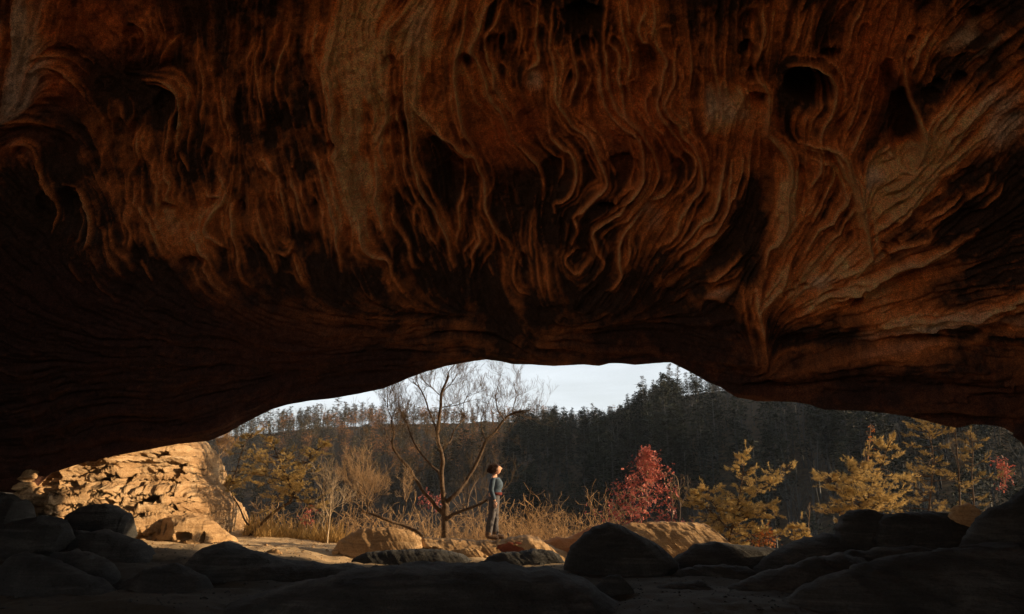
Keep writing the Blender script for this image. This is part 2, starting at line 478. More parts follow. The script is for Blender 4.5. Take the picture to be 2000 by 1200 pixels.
def up(A):
    fx = (GX[0] - gx[0]) / (gx[-1] - gx[0]) * (len(cgx) - 1); fy = (GY[:, 0] - gy[0]) / (gy[-1] - gy[0]) * (len(cgy) - 1)
    ix = np.clip(fx.astype(int), 0, len(cgx) - 2); iy = np.clip(fy.astype(int), 0, len(cgy) - 2)
    tx = fx - ix; ty = (fy - iy)[:, None]
    r0 = A[iy][:, ix] * (1 - tx) + A[iy][:, ix + 1] * tx; r1 = A[iy + 1][:, ix] * (1 - tx) + A[iy + 1][:, ix + 1] * tx
    return r0 * (1 - ty) + r1 * ty
th = .5 * np.arctan2(up(s2_), up(c2)) + .10 * smooth_noise(30, 3)
DX, DY = np.cos(th), np.sin(th)
def lic(Nz, L, st=1.4):
    acc = Nz.copy(); n = 1
    X0, Y0 = np.meshgrid(np.arange(RW, dtype=float), np.arange(RH, dtype=float))
    for sg in (1, -1):
        X, Y = X0.copy(), Y0.copy(); px_, py_ = sg * DX, sg * DY
        for k in range(L):
            X += px_ * st; Y += py_ * st
            ix = np.clip(X.astype(int), 0, RW - 1); iy = np.clip(Y.astype(int), 0, RH - 1)
            acc += Nz[iy, ix]; n += 1
            nx, ny = DX[iy, ix], DY[iy, ix]
            s = np.sign(nx * px_ + ny * py_); s[s == 0] = 1
            px_, py_ = nx * s, ny * s
    acc /= n
    return acc / acc.std()
licA = lic(smooth_noise(7, 21), 44); licB = lic(smooth_noise(3.6, 22), 46); licC = lic(smooth_noise(14, 23), 40)
licD = lic(smooth_noise(1.7, 24), 14)
# ridge strokes
wxn, wyn = smooth_noise(22, 31) * 1.8 + smooth_noise(6, 35) * .6, smooth_noise(22, 32) * 1.8 + smooth_noise(6, 36) * .6
ridge = np.zeros((RH, RW)); crest = np.zeros((RH, RW))
for k, (a, P) in enumerate(strokes):
    n = max(4, int(np.hypot(*np.diff(P, axis=0).T).sum() / 10)); Q = smooth_path(P, n)
    wd = 4.0 + 3.2 * a + 1.8 * _r.rand(); pad = wd * 5
    x0, x1 = Q[:, 0].min() - pad, Q[:, 0].max() + pad; y0, y1 = Q[:, 1].min() - pad, Q[:, 1].max() + pad
    i0, i1 = np.searchsorted(gx, [x0, x1]); j0, j1 = np.searchsorted(gy, [y0, y1])
    X = GX[j0:j1, i0:i1] + wxn[j0:j1, i0:i1]; Y = GY[j0:j1, i0:i1] + wyn[j0:j1, i0:i1]
    if X.size == 0: continue
    best = np.full(X.shape, 1e9); par = np.zeros(X.shape); sgn = np.zeros(X.shape)
    for i in range(n - 1):
        d = Q[i + 1] - Q[i]; L2 = d.dot(d)
        t = np.clip(((X - Q[i, 0]) * d[0] + (Y - Q[i, 1]) * d[1]) / L2, 0, 1)
        ex, ey = X - Q[i, 0] - t * d[0], Y - Q[i, 1] - t * d[1]
        dd = np.hypot(ex, ey); m = dd < best
        best = np.where(m, dd, best); par = np.where(m, (i + t) / (n - 1), par)
        sgn = np.where(m, np.sign(d[0] * ey - d[1] * ex), sgn)
    # one flank of each fin is undercut, the other slopes away
    wloc = np.where(sgn * (1 if math.sin(k * 2.1) > -.2 else -1) > 0, wd * .55, wd * 1.25)
    tap = np.sin(np.clip(par, 0.03, .97) * math.pi) ** .45
    prof = a * tap * (.50 * np.exp(-np.maximum(best - .8, 0) / wloc) + .22 * np.exp(-best / (3.2 * wd)) + .28 * np.exp(-(best / 3.0) ** 2))
    sub = ridge[j0:j1, i0:i1]
    mx = np.maximum(sub, prof); ridge[j0:j1, i0:i1] = mx + .25 * np.minimum(sub, prof)
    cs = crest[j0:j1, i0:i1]; crest[j0:j1, i0:i1] = np.maximum(cs, min(a, 1) * tap * (np.exp(-(best / 3.1) ** 2) + .30 * np.exp(-best / 9.)))
hole = np.zeros((RH, RW)); 
for (cx, cy, ax, ay, rot, dep) in HOLES:
    pad = max(ax, ay) * 1.9
    i0, i1 = np.searchsorted(gx, [cx - pad, cx + pad]); j0, j1 = np.searchsorted(gy, [cy - pad, cy + pad])
    X = GX[j0:j1, i0:i1] + 1.3 * wxn[j0:j1, i0:i1] - cx; Y = GY[j0:j1, i0:i1] + 1.3 * wyn[j0:j1, i0:i1] - cy
    c, s = math.cos(R(rot)), math.sin(R(rot))
    r = np.hypot((X * c + Y * s) / ax, (-X * s + Y * c) / ay)
    h = dep * (1 if dep > .33 or max(ax, ay) < 22 else .55) * np.clip(1 - r ** 3.2, 0, 1) ** .6
    hole[j0:j1, i0:i1] = np.maximum(hole[j0:j1, i0:i1], h)
fin1 = np.exp(-(np.abs(licB) / .13)) * np.clip(.5 + .6 * smooth_noise(40, 61), 0, 1); fin2 = np.exp(-(np.abs(licC) / .10)) * np.clip(.45 + .7 * smooth_noise(55, 62), 0, 1)
lipr = lip_py(GX[0])[None]
dlip = lipr - GY
flut = sst(40, 230, dlip)             # fluting fades to bedded rock near the brow
rA = 1 - np.abs(licA) * .9; rB = 1 - np.abs(licB) * .9; rC = 1 - np.abs(licC) * .9
pocket = np.clip(smooth_noise(17, 41, 26) * .9 + .35 * licC - .55, 0, 2)
HM = (.24 * ridge * (.35 + .65 * flut) - hole + (.04 * rC + .022 * rA + .026 * rB) * (.35 + .65 * flut)
      + (.035 * fin1 + .05 * fin2) * flut + .018 * licD - .05 * pocket * flut + .11 * smooth_noise(95, 42) + .028 * smooth_noise(32, 43)
      + .010 * smooth_noise(5, 44) + .004 * smooth_noise(2, 45))
HM += (1 - flut) * (.05 * licA + .03 * licB)
# bedding ledges on the brow, right hand side
HM += .10 * sst(600, 700, GY) * sst(1350, 1500, GX) * np.sin((GY - .0 * GX) * .09 + 1.5 * smooth_noise(60, 46))
HM *= sst(-6, 26, dlip) * .85 + .15
# mineral colour with highlights and shade painted in: 0 rust .. 1 pale
def blob(cx, cy, ax, ay, rot=0):
    c, s = math.cos(R(rot)), math.sin(R(rot)); X, Y = GX - cx, GY - cy
    return np.exp(-(((X * c + Y * s) / ax) ** 2 + ((-X * s + Y * c) / ay) ** 2))
pale = (1.0 * blob(800, 30, 170, 120) + .8 * blob(690, 120, 60, 110) + .5 * blob(700, 290, 45, 130) + .75 * blob(1580, 245, 60, 30)
        + 1.5 * blob(1722, 360, 66, 60, -40) + .8 * blob(1790, 330, 90, 26, -42) + .9 * blob(1880, 250, 130, 50, -40) + 1.0 * blob(1600, 560, 110, 50, -15) + .8 * blob(1730, 500, 80, 30)
        + .7 * blob(1400, 200, 70, 50) + .7 * blob(1390, 245, 60, 24) + .5 * blob(1050, 160, 60, 40) + .5 * blob(1290, 420, 30, 40) + .5 * blob(1400, 575, 60, 24)
        + .9 * blob(60, 60, 60, 130) + .5 * blob(340, 440, 60, 60) + .4 * blob(430, 420, 60, 70) + .5 * blob(1540, 420, 40, 90) + .4 * blob(1830, 90, 50, 40)
        + .45 * blob(1850, 640, 200, 40, -8))  # pale stone patches, pushed brighter as painted highlights
grey = (1.2 * blob(1700, 358, 26, 18, -20) + 1.2 * blob(1600, 560, 34, 18, -10) + 1.0 * blob(1740, 505, 50, 12) + 1.0 * blob(1950, 230, 50, 60) + 1.0 * blob(1900, 80, 60, 30, -20)
        + 1.3 * blob(40, 90, 60, 160) + 1.0 * blob(1390, 200, 40, 34) + .8 * blob(1050, 155, 30, 26) + .9 * blob(1410, 575, 40, 18) + .8 * blob(175, 450, 30, 40)
        + .9 * blob(1270, 425, 26, 26) + .6 * blob(1440, 230, 30, 16) + .7 * blob(1850, 640, 220, 30, -8) + .5 * blob(800, 40, 60, 60))
redz = (1.0 * blob(200, 40, 120, 60) + .9 * blob(100, 160, 60, 50) + .8 * blob(1700, 130, 60, 120) + .7 * blob(1010, 250, 60, 60) + .6 * blob(1240, 230, 120, 120)
        + .6 * blob(60, 280, 60, 30) + .5 * blob(950, 290, 60, 60) + .6 * blob(1330, 290, 70, 40) + .5 * blob(1500, 260, 40, 60))
purp_shade = sst(620, 800, GY + .25 * (1000 - GX)) * sst(1150, 800, GX) + .8 * sst(560, 700, GY) * sst(1000, 1200, GX) * sst(1560, 1400, GX) + .8 * sst(660, 760, GY) * sst(1400, 1560, GX)  # purple-brown rock, darkened further to paint shade near the brow
mott = .32 * smooth_noise(45, 51) + .22 * smooth_noise(9, 52) + .18 * licA + .14 * licB + .10 * smooth_noise(2.2, 53)
orange = (.9 * blob(700, 300, 42, 150) + .6 * blob(780, 180, 90, 90) + .5 * blob(930, 230, 60, 120, -20) + .8 * blob(1545, 400, 34, 110, 8) + .7 * blob(1500, 230, 40, 70) + .7 * blob(1760, 380, 90, 40, -40)
          + .35 * blob(560, 330, 70, 110) + .3 * blob(1240, 180, 80, 140) + .45 * blob(1700, 100, 60, 110) + .3 * blob(430, 330, 50, 120) + .5 * blob(1080, 90, 40, 80) + .35 * blob(1160, 230, 60, 80) + .5 * blob(200, 50, 120, 60)
          + .6 * blob(1720, 590, 90, 40, -20) + .4 * blob(1640, 310, 60, 60))
shadez = np.clip((blob(250, 150, 110, 100) + blob(110, 430, 120, 80) + blob(90, 580, 160, 80) + .7 * blob(870, 350, 60, 80, 20) + .8 * blob(1455, 400, 70, 90) + .8 * blob(1775, 250, 36, 90) + .9 * blob(1900, 430, 120, 55, -25)
        + .5 * blob(1140, 40, 60, 40) + .5 * blob(560, 230, 60, 60) + .6 * blob(1000, 430, 110, 90) + .5 * blob(1230, 320, 40, 40) + .6 * blob(650, 560, 160, 60) + .5 * blob(1060, 120, 60, 90)) * (1 + .35 * smooth_noise(24, 66)), 0, 1.2)  # dark blobs painting shade into the ceiling's dim zones
C_r = np.clip(.04 + 1.1 * pale * np.clip(.72 + .30 * licA + .14 * licB + .16 * smooth_noise(20, 68), .15, 1.4) + .30 * mott + .62 * orange * (1 + .5 * mott) + (1.25 * crest + .40 * fin1 + .35 * fin2) * (.25 + .75 * flut) - .25 * np.clip(hole * 4, 0, 1) - .4 * shadez, 0, 1.25)  # worn crests lightened, hollows darkened: raking light painted into the colour
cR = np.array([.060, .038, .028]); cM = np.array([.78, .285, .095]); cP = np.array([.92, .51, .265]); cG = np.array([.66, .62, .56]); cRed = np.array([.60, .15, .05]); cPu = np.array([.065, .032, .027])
def lerp(a, b, t): return a * (1 - t[..., None]) + b * t[..., None]
TINT = lerp(np.broadcast_to(cR, (RH, RW, 3)), cM, np.clip(C_r / .6, 0, 1)); TINT = lerp(TINT, cP, np.clip((C_r - .6) / .6, 0, 1))
TINT = lerp(TINT, cRed, np.clip(redz * (.55 + .4 * mott), 0, .75))
TINT = lerp(TINT, cG, np.clip(grey * (.55 + .38 * licA) - .15, 0, .7))
TINT = lerp(TINT, cPu, np.clip(purp_shade * .8 + .2 * mott * purp_shade, 0, .92))
TINT *= (1 + .10 * smooth_noise(2.0, 54))[..., None]
TINT = np.clip(TINT, .015, .8)

def samp(A, px, py):
    fx = np.clip((px - RX0) / RST, 0, RW - 1.001); fy = np.clip((py - RY0) / RST, 0, RH - 1.001)
    ix = fx.astype(int); iy = fy.astype(int); tx = fx - ix; ty = fy - iy
    if A.ndim == 3: tx = tx[..., None]; ty = ty[..., None]
    return (A[iy, ix] * (1 - tx) + A[iy, ix + 1] * tx) * (1 - ty) + (A[iy + 1, ix] * (1 - tx) + A[iy + 1, ix + 1] * tx) * ty

PROF = np.array([(10.4, 14.74), (14.7, 13.75), (20, 12.9), (30, 12.0), (39, 11.6), (50, 11.2), (65, 10.6), (90, 9.8), (110, 9.5), (130, 9.8)])
from_phi = lambda p: np.interp(p, PROF[:, 0], PROF[:, 1])
pt = np.linspace(10.4, 130, 400); _s = from_phi(pt); _k = np.ones(31) / 31; _sp = np.convolve(np.pad(_s, 15, 'edge'), _k, 'valid')
from_phi = lambda p: np.interp(p, pt, _sp)
def dscale(px): return np.interp(px, [-60, 400, 1000, 1500, 2060], [1.04, 1.02, 1.0, .97, .88])
PXC = np.arange(-60, 2061, 1.75); NC = len(PXC)
TOP = -70.
NV = 540
q = np.linspace(0, 1, NV)[:, None] ** 1.0
PY = lip_py(PXC)[None] * (1 - q) + TOP * q; PXg = np.broadcast_to(PXC[None], PY.shape)
def base_pt(px, py):
    a, b, c = ray(px, py); h = np.hypot(b, c); phi = np.degrees(np.arctan2(c, b))
    al, bl, cl = ray(px, lip_py(px)); pl = np.degrees(np.arctan2(cl, bl))
    pp = 10.4 + (phi - pl) * (28.6 / (39 - pl)); pp = np.where(phi < 39, pp, phi)
    rho = from_phi(pp) * dscale(px)
    return np.stack([a / h * rho, b / h * rho, c / h * rho], -1), phi, a / h
B0, phi0, w0 = base_pt(PXg, PY)
NO = 60
t = (np.arange(1, NO + 1) / NO)[:, None]
phiT, wT = phi0[-1][None], w0[-1][None]
phO = phiT + (128 - phiT) * t
rhoO = from_phi(phO) * dscale(PXC)[None]
BO = np.stack([wT * rhoO, np.cos(np.radians(phO)) * rhoO, np.sin(np.radians(phO)) * rhoO], -1)
G = np.concatenate([B0, BO], 0)
tr = np.gradient(G, axis=0); tc = np.gradient(G, axis=1)
nrm = np.cross(tr, tc); nrm /= np.linalg.norm(nrm, axis=-1, keepdims=True) + 1e-9
nrm *= np.sign((nrm * -G).sum(-1, keepdims=True))
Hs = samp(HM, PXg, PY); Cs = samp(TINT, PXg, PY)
HO = Hs[-1][None] * (1 - t) ** 2 + .15 * fbm(BO * 1.2, 3, 4) * t
CO = np.broadcast_to(Cs[-1][None], (NO, NC, 3)) * (1 - t[..., None]) + np.array([.3, .15, .08]) * t[..., None]
H = np.concatenate([Hs, HO], 0); Cc = np.concatenate([Cs, CO], 0)
G = G + nrm * H[..., None]
# outside of the brow: rounds out and up into the cliff, then over the top to the rear mouth
lip0 = G[0]
offs = [(.10, .05), (.3, .16), (.6, .36), (.95, .75), (1.25, 1.3), (1.5, 2.2), (1.6, 3.6), (1.5, 5.4), (1.0, 7.2), (.2, 8.6)]
outer = []
for k, (dy, dz) in enumerate(offs[::-1]):
    p = lip0.copy(); p[:, 1] += dy; p[:, 2] += dz; p[:, 0] += dy * lip0[:, 0] / lip0[:, 1] * (1.15 + 1.2 * sst(1900, 2040, PXC) + 1.2 * sst(60, -40, PXC))
    f = (len(offs) - k) / len(offs)
    p += np.stack([.0 * p[:, 0], .3 * f * fbm(p * .8, 9, 4), .2 * f * fbm(p * .9, 13, 4) * (f > .3)], -1)
    outer.append(p)
rear = G[-1]
topz = 11.5 + .4 * fbm(rear * .4, 5, 3)
tops = []
for k in range(6):
    f = k / 5
    p = rear.copy() * 1.0; p[:, 1] = rear[:, 1] * (1 - f) + outer[0][:, 1] * f - .8 * (1 - f); p[:, 0] = rear[:, 0] * (1 - f) + outer[0][:, 0] * f
    p[:, 2] = topz + 0 * f; tops.append(p)
ALL = np.concatenate([np.array(tops), np.array(outer), G], 0)     # top -> outer face -> brow -> vault -> rear
CALL = np.concatenate([np.broadcast_to(np.array([.42, .27, .15]), (16, NC, 3)), Cc], 0)
ALL = np.concatenate([ALL, ALL[:1]], 0); CALL = np.concatenate([CALL, CALL[:1]], 0)
# side walls: the vault folds back along both flanks and comes down to the floor
def wing(edge, cedge, sg):
    ds = np.array([.35, .8, 1.4, 2.2, 3.2, 4.5, 6, 7.5, 9, 11, 13]); out = []; co = []
    for d in (ds if sg > 0 else ds[ds < 4.6]):
        p = edge.copy()
        k = sst(0, 2.5, d)
        p[:, 0] += sg * (.6 * (1 - np.exp(-d)) + .03 * d)
        inside = edge[:, 2] < 10.5
        p[:, 1] = np.where(p[:, 1] > -6.5, np.maximum(p[:, 1] - d * 1.0, -7.), p[:, 1])
        p[:, 2] = p[:, 2] - k * 3.2 * np.clip(1 - p[:, 2] / 7, 0, 1)
        p += .22 * np.stack([fbm(p * .9, 3, 4), fbm(p * .9, 4, 4), fbm(p * .9, 6, 4) * 0], -1)
        out.append(p); co.append(cedge)
    return np.array(out), np.array(co)
Lw, Lc = wing(ALL[:, 0], CALL[:, 0], -1); Rw, Rc = wing(ALL[:, -1], CALL[:, -1], 1)
ALL = np.concatenate([Lw[::-1].transpose(1, 0, 2), ALL, Rw.transpose(1, 0, 2)], 1)
CALL = np.concatenate([Lc[::-1].transpose(1, 0, 2), CALL, Rc.transpose(1, 0, 2)], 1)
nr_, nc_ = ALL.shape[:2]
m, nt, b, out = new_mat('overhang_sandstone')
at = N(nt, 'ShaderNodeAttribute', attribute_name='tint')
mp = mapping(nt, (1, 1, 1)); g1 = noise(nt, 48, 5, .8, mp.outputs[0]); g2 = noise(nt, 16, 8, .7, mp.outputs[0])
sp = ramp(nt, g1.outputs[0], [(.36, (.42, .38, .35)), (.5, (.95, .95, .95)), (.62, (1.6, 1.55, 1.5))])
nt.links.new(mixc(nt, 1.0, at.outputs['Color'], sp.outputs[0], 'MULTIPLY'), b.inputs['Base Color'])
bump(nt, b, mixc(nt, .4, g2.outputs[0], g1.outputs[0]), .95, .07)
M_VAULT = m
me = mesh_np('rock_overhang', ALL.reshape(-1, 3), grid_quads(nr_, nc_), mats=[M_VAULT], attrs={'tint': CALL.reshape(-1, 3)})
put('rock_overhang', me, label='huge fluted sandstone overhang arching over the whole upper picture', category='rock overhang')
del GX, GY, DX, DY, ALL, CALL, HM, TINT
# ------------------------------------------------------------------ rocks
def rock(label, outline, Y, T, mat, seed=0, p=2.3, amp=.06, strata=.05, tilt=0., nth=170, ns=52, holes=(), name='boulder', sm=False, back=1.0, cat='boulder', fine=.014, group=None, extra=None, facets=24, rsc=(2.2, 2.2, 2.2), block=.085, zst=1.9):
    """a solid rock: outline of its face, its distance Y (m) and its half depth T (m)"""
    O = np.array(outline, float)
    c = O.mean(0) * .5 + .5 * (O.min(0) + O.max(0)) if len(O) > 4 else O.mean(0)
    Oc = np.vstack([O, O[:1]])
    if sm: B = smooth_path(Oc, nth * 4)
    else:
        L = np.r_[0, np.cumsum(np.hypot(*np.diff(Oc, axis=0).T))]; tt = np.linspace(0, L[-1], nth * 4)
        B = np.stack([np.interp(tt, L, Oc[:, 0]), np.interp(tt, L, Oc[:, 1])], 1)
    L = np.r_[0, np.cumsum(np.hypot(*np.diff(B, axis=0).T))]; tt = np.linspace(0, L[-1], nth + 1)[:-1]
    B = np.stack([np.interp(tt, L, B[:, 0]), np.interp(tt, L, B[:, 1])], 1)
    half = (O.max(0) - O.min(0)).min() / 2
    B += (B - c) / (np.linalg.norm(B - c, axis=1, keepdims=True)) * (half * (.05 * fbm(np.c_[B / (half * .5), B[:, 0] * 0 + seed], seed, 3) + .05 * (cells(np.c_[B / (half * .38), B[:, 0] * 0 + seed], seed)[0] - .5)))[:, None]
    s = np.sin(np.linspace(0, 1, ns) * math.pi / 2)[1:]
    P = c + s[:, None, None] * (B - c)                       # ns-1, nth, 2
    prof = (1 - s ** p).clip(0) ** (1 / p)
    scale = Y / F
    Yp = Y + tilt * (P[..., 0] - c[0]) * scale
    Wp = W(P[..., 0], P[..., 1], Yp)
    half_m = max(np.ptp(Wp[-1, :, 0]), np.ptp(Wp[-1, :, 2])) / 2
    fr_ = rs(seed * 7 + 1); cx_, cz_ = (Wp[-1, :, 0].max() + Wp[-1, :, 0].min()) / 2, (Wp[-1, :, 2].max() + Wp[-1, :, 2].min()) / 2; hx_, hz_ = max(np.ptp(Wp[-1, :, 0]) / 2, .05), max(np.ptp(Wp[-1, :, 2]) / 2, .05)
    planes = []; facets = min(facets, 4) if p >= 3 and facets else facets
    for _ in range(facets):
        nn_ = fr_.normal(0, 1, 3) * np.array([1, 1, .9]); nn_ /= np.linalg.norm(nn_)
        planes.append((nn_, fr_.uniform(.72, .95) + .26 * (nn_[0] ** 2 + nn_[2] ** 2)))
    def side(sg, TT):
        Q = Wp.copy(); Q[..., 1] += sg * TT * prof[:, None]
        n = np.stack([(P[..., 0] - c[0]) * scale / max(half_m, .1) ** 2, sg * TT * prof[:, None] / TT ** 2 + 0 * P[..., 0], -(P[..., 1] - c[1]) * scale / max(np.ptp(Wp[-1, :, 2]) / 2, .1) ** 2], -1)
        n /= np.linalg.norm(n, axis=-1, keepdims=True) + 1e-6
        if facets:
            U_ = np.stack([(Q[..., 0] - cx_) / hx_, (Q[..., 1] - Y) / TT, (Q[..., 2] - cz_) / hz_], -1)
            kk_ = np.ones(U_.shape[:-1])
            for nn_, dd_ in planes: kk_ = np.minimum(kk_, dd_ / np.maximum(U_ @ nn_, 1e-3))
            U_ = U_ * kk_[..., None]
            Q = np.stack([U_[..., 0] * hx_ + cx_, U_[..., 1] * TT + Y, U_[..., 2] * hz_ + cz_], -1)
        X = Q + seed * 7.3
        h = amp * fbm(X * (1.1 / max(half_m, .3)) * 1.6, seed, 3) + amp * .55 * ridged(X * np.array(rsc), seed + 5, 4) + fine * fbm(X * 9, seed + 9, 4) + fine * 1.3 * ridged(X * np.array([5, 5, 12.]), seed + 19, 3)
        blk = 1.5 / max(min(half_m, 1.2), .25)
        cv_, ce_ = cells(X * np.array([blk, blk, blk * zst]) + .08 * fbm(X * 1.5, seed + 40, 2)[..., None], seed + 50)
        h += block * (cv_ - .6) - block * .10 * sst(.06, 0, ce_)
        if block > .05:
            cv2, ce2 = cells(X * np.array([blk, blk, blk * zst]) * 2.6 + 3, seed + 60); h += block * .42 * (cv2 - .6) - block * .08 * sst(.08, 0, ce2)
        zz = X[..., 2] * 6.5 + 1.1 * fbm(X * 1.1, seed + 3, 3)
        h += strata * (np.abs((zz % 1) * 2 - 1) ** .6 - .6) + strata * .5 * vn(np.stack([X[..., 0] * .7, X[..., 1] * .7, X[..., 2] * 16], -1), seed + 4)
        fade = np.clip((1 - s) * 6, .35, 1)[:, None]
        Q = Q + n * (h * fade)[..., None]
        if sg < 0:
            nx = fbm(np.c_[P.reshape(-1, 2) / 9., np.zeros(P[..., 0].size) + seed], seed + 8, 3).reshape(P.shape[:2])
            for (hx, hy, ax, ay, rot, dep) in holes:
                cr, sr = math.cos(R(rot)), math.sin(R(rot)); Xh, Yh = P[..., 0] - hx, P[..., 1] - hy
                r = np.hypot((Xh * cr + Yh * sr) / ax, (-Xh * sr + Yh * cr) / ay) * (1 + .22 * nx)
                Q[..., 1] += dep * (1.7 if block == .065 else 1.2) * sst(1.05, .80, r)
            if extra is not None: Q = extra(P, Q)
        return Q
    Fr, Bk = side(-1, T), side(1, T * back)
    m = ns - 1
    Bk[-1] = Fr[-1]
    Vv = np.concatenate([Fr.reshape(-1, 3), Bk[:-1].reshape(-1, 3), Fr[0].mean(0)[None], Bk[0].mean(0)[None]])
    qF = grid_quads(m, nth, True)[:, ::-1]
    # back rows: 0..m-2 then joins ring m-1 of the front
    idxB = np.concatenate([(m * nth + np.arange((m - 1) * nth)).reshape(m - 1, nth), ((m - 1) * nth + np.arange(nth))[None]])
    g = grid_quads(m, nth, True); qB = idxB.ravel()[g]
    cF, cB = len(Vv) - 2, len(Vv) - 1
    k = np.arange(nth); k2 = (k + 1) % nth
    tF = np.stack([np.full(nth, cF), k2, k], 1); tB = np.stack([np.full(nth, cB), m * nth + k, m * nth + k2], 1)
    me = mesh_np(name, Vv, np.vstack([qF, qB]), np.vstack([tF, tB]), mats=[mat])
    pr = dict(label=label, category=cat)
    if group: pr['group'] = group
    return put(name, me, **pr)

# the sunlit outcrop on the left, facing the low sun
OUT_H = [(277,944,14,13,0,.75),(258,943,14,5,0,.5),(311,940,7,6,0,.4),(384,924,12,14,0,.30),(141,941,12,17,-8,.5),(92,947,7,13,10,.35),(215,947,14,4,8,.2),(360,985,44,7,-22,.26),
         (308,985,6,16,-12,.16),(250,884,10,3,-25,.12),(308,877,4,3,0,.12),(352,876,5,3,0,.12),(355,896,26,4,-18,.22),(400,985,20,4,30,.16)]
def out_extra(P, Q):
    x, y = P[..., 0], P[..., 1]
    Q = Q.copy()
    # bulging cap over a smooth band, then stepped beds that stand forward
    Q[..., 1] -= .30 * sst(912, 903, y + .06 * (x - 340)) * sst(240, 290, x) * sst(840, 880, y)
    Q[..., 1] -= .55 * sst(944, 962, y - .03 * (x - 250)) * sst(180, 230, x) - .25 * sst(985, 975, y + .35 * (x - 380)) * sst(1010, 990, y) * sst(300, 330, x)
    Q[..., 1] -= .35 * sst(962, 975, y) * sst(260, 200, x)
    yb = y + .10 * (x - 300) + 7 * fbm(np.stack([x / 60, y / 60, x * 0], -1), 77, 3)
    for k_, (y0, y1) in enumerate([(872, 884), (884, 902), (902, 925), (925, 938), (938, 958), (958, 968), (968, 984), (984, 996), (996, 1016), (1016, 1060)]):
        t_ = np.clip((yb - y0) / (y1 - y0), 0, 1); m_ = (yb >= y0) & (yb < y1)
        jx = cells(np.stack([x / (48 + 17 * (k_ % 3)), x * 0 + k_, x * 0], -1), 60 + k_)[0]
        Q[..., 1] -= np.where(m_, (.16 - .24 * sst(.5, 1, t_)) * (.85 + .35 * jx) , 0)
    return Q
rock('tall pale golden sandstone outcrop with dark pockets on the left', [(84,1010),(82,960),(84,932),(100,922),(106,916),(114,911),(134,911),(140,925),(158,928),(166,920),(173,908),(191,897),(209,896),(230,884),(262,860),
      (300,842),(345,838),(380,852),(398,868),(407,885),(408,905),(405,930),(410,946),(428,957),(440,968),(456,978),(457,996),(452,1022),(446,1042),(430,1075),(340,1100),(220,1095),(120,1070)],
     18.3, 1.9, M_OUT, 4, 3.2, .055, .13, .62, 620, 250, OUT_H, name='rock_outcrop', sm=False, cat='outcrop', fine=.035, extra=out_extra, facets=0, rsc=(.8, .8, 6.5), block=.065, zst=3.4)
rock('low rounded lit rock with square dark openings at the foot of the outcrop', [(236,1050),(250,1020),(262,1012),(300,1007),(345,1003),(372,1003),(398,1012),(424,1027),(440,1040),(453,1050),(456,1062),(450,1085),(400,1100),(330,1105),(270,1095)],
     16.6, 1.1, M_TAN, 11, 2.6, .07, .05, .25, 330, 130, [(377,1047,16,9,8,.5),(414,1050,5,9,0,.4),(349,1064,13,6,8,.4),(303,1035,11,9,35,.32),(297,1057,8,4,-10,.25),(283,1022,18,3,6,.2),(330,1030,4,12,0,.12),(355,1058,3,12,0,.14),(330,1075,14,3,-25,.14)], name='hollowed_rock', sm=True, cat='rock', fine=.02)
T_ = 'tan'
rock('small lit stone beside the hollowed rock, lowest on the left slope', [(300,1104),(322,1092),(352,1090),(372,1098),(368,1112),(310,1116)], 15.1, .35, M_TAN, 61, 2.2, .04, .02, name='stone', cat='stone')
rock('small rounded lit stone just below the square openings', [(336,1078),(345,1070),(362,1071),(372,1080),(366,1092),(344,1091)], 15.6, .3, M_TAN, 62, 2.2, .04, .02, name='stone', cat='stone')
rock('flat lit stone between the outcrop foot and the left boulder', [(262,1062),(290,1058),(312,1068),(318,1084),(290,1090),(268,1080)], 15.3, .35, M_TAN, 63, 2.2, .04, .02, name='stone', cat='stone')
rock('tiny dark-sided stone lying on the sunny sand left', [(350,1090),(362,1082),(374,1086),(380,1098),(360,1102)], 14.8, .15, M_TAN, 64, 2.2, .03, .02, name='stone', cat='stone')
rock('lit angular rock leaning at the far left under the outcrop', [(62,1002),(66,984),(80,970),(100,973),(118,984),(127,1005),(125,1018),(100,1010)], 15.6, .35, M_TAN, 12, 2.6, .06, .03, name='angular_rock', cat='rock')
rock('narrow shaded rock between the two left boulders', [(120,1000),(128,988),(142,990),(156,985),(162,1000),(150,1020),(125,1020)], 15.0, .35, M_TAN, 13, 2.4, .05, .03, name='angular_rock', cat='rock')
rock('dark square-edged block at the far left edge', [(-70,985),(-20,970),(20,968),(45,976),(51,1000),(52,1040),(-70,1060)], 13.4, .7, M_GREY_SHADE, 14, 3.2, .05, .04, name='rock_block', cat='rock')
rock('long dark rock low at far left in front of the block', [(-60,1040),(40,1018),(90,1006),(118,1014),(132,1040),(120,1080),(-60,1110)], 12.6, .8, M_GREY_SHADE, 15, 2.6, .07, .04, name='boulder')
rock('dark boulder with a sunlit right flank on the left', [(112,1055),(122,1022),(140,1003),(162,992),(192,985),(222,990),(248,1001),(261,1013),(258,1035),(250,1052),(245,1090),(120,1095)], 14.35, .85, M_GREY_SHADE, 16, 2.7, .06, .03, name='boulder')
rock('big dark sloping boulder below the one with a sunlit flank', [(70,1110),(95,1066),(150,1040),(205,1040),(245,1048),(268,1058),(284,1073),(297,1090),(302,1108),(290,1128),(180,1140),(80,1135)], 13.2, 1.1, M_GREY_SHADE, 17, 2.5, .08, .06, name='boulder')
rock('rounded dark boulder with a brown edge, lower left foreground', [(60,1172),(78,1110),(110,1082),(150,1075),(190,1085),(212,1102),(222,1130),(226,1165),(200,1185),(90,1190)], 11.3, .8, M_GREY_SHADE, 18, 2.4, .06, .03, name='boulder')
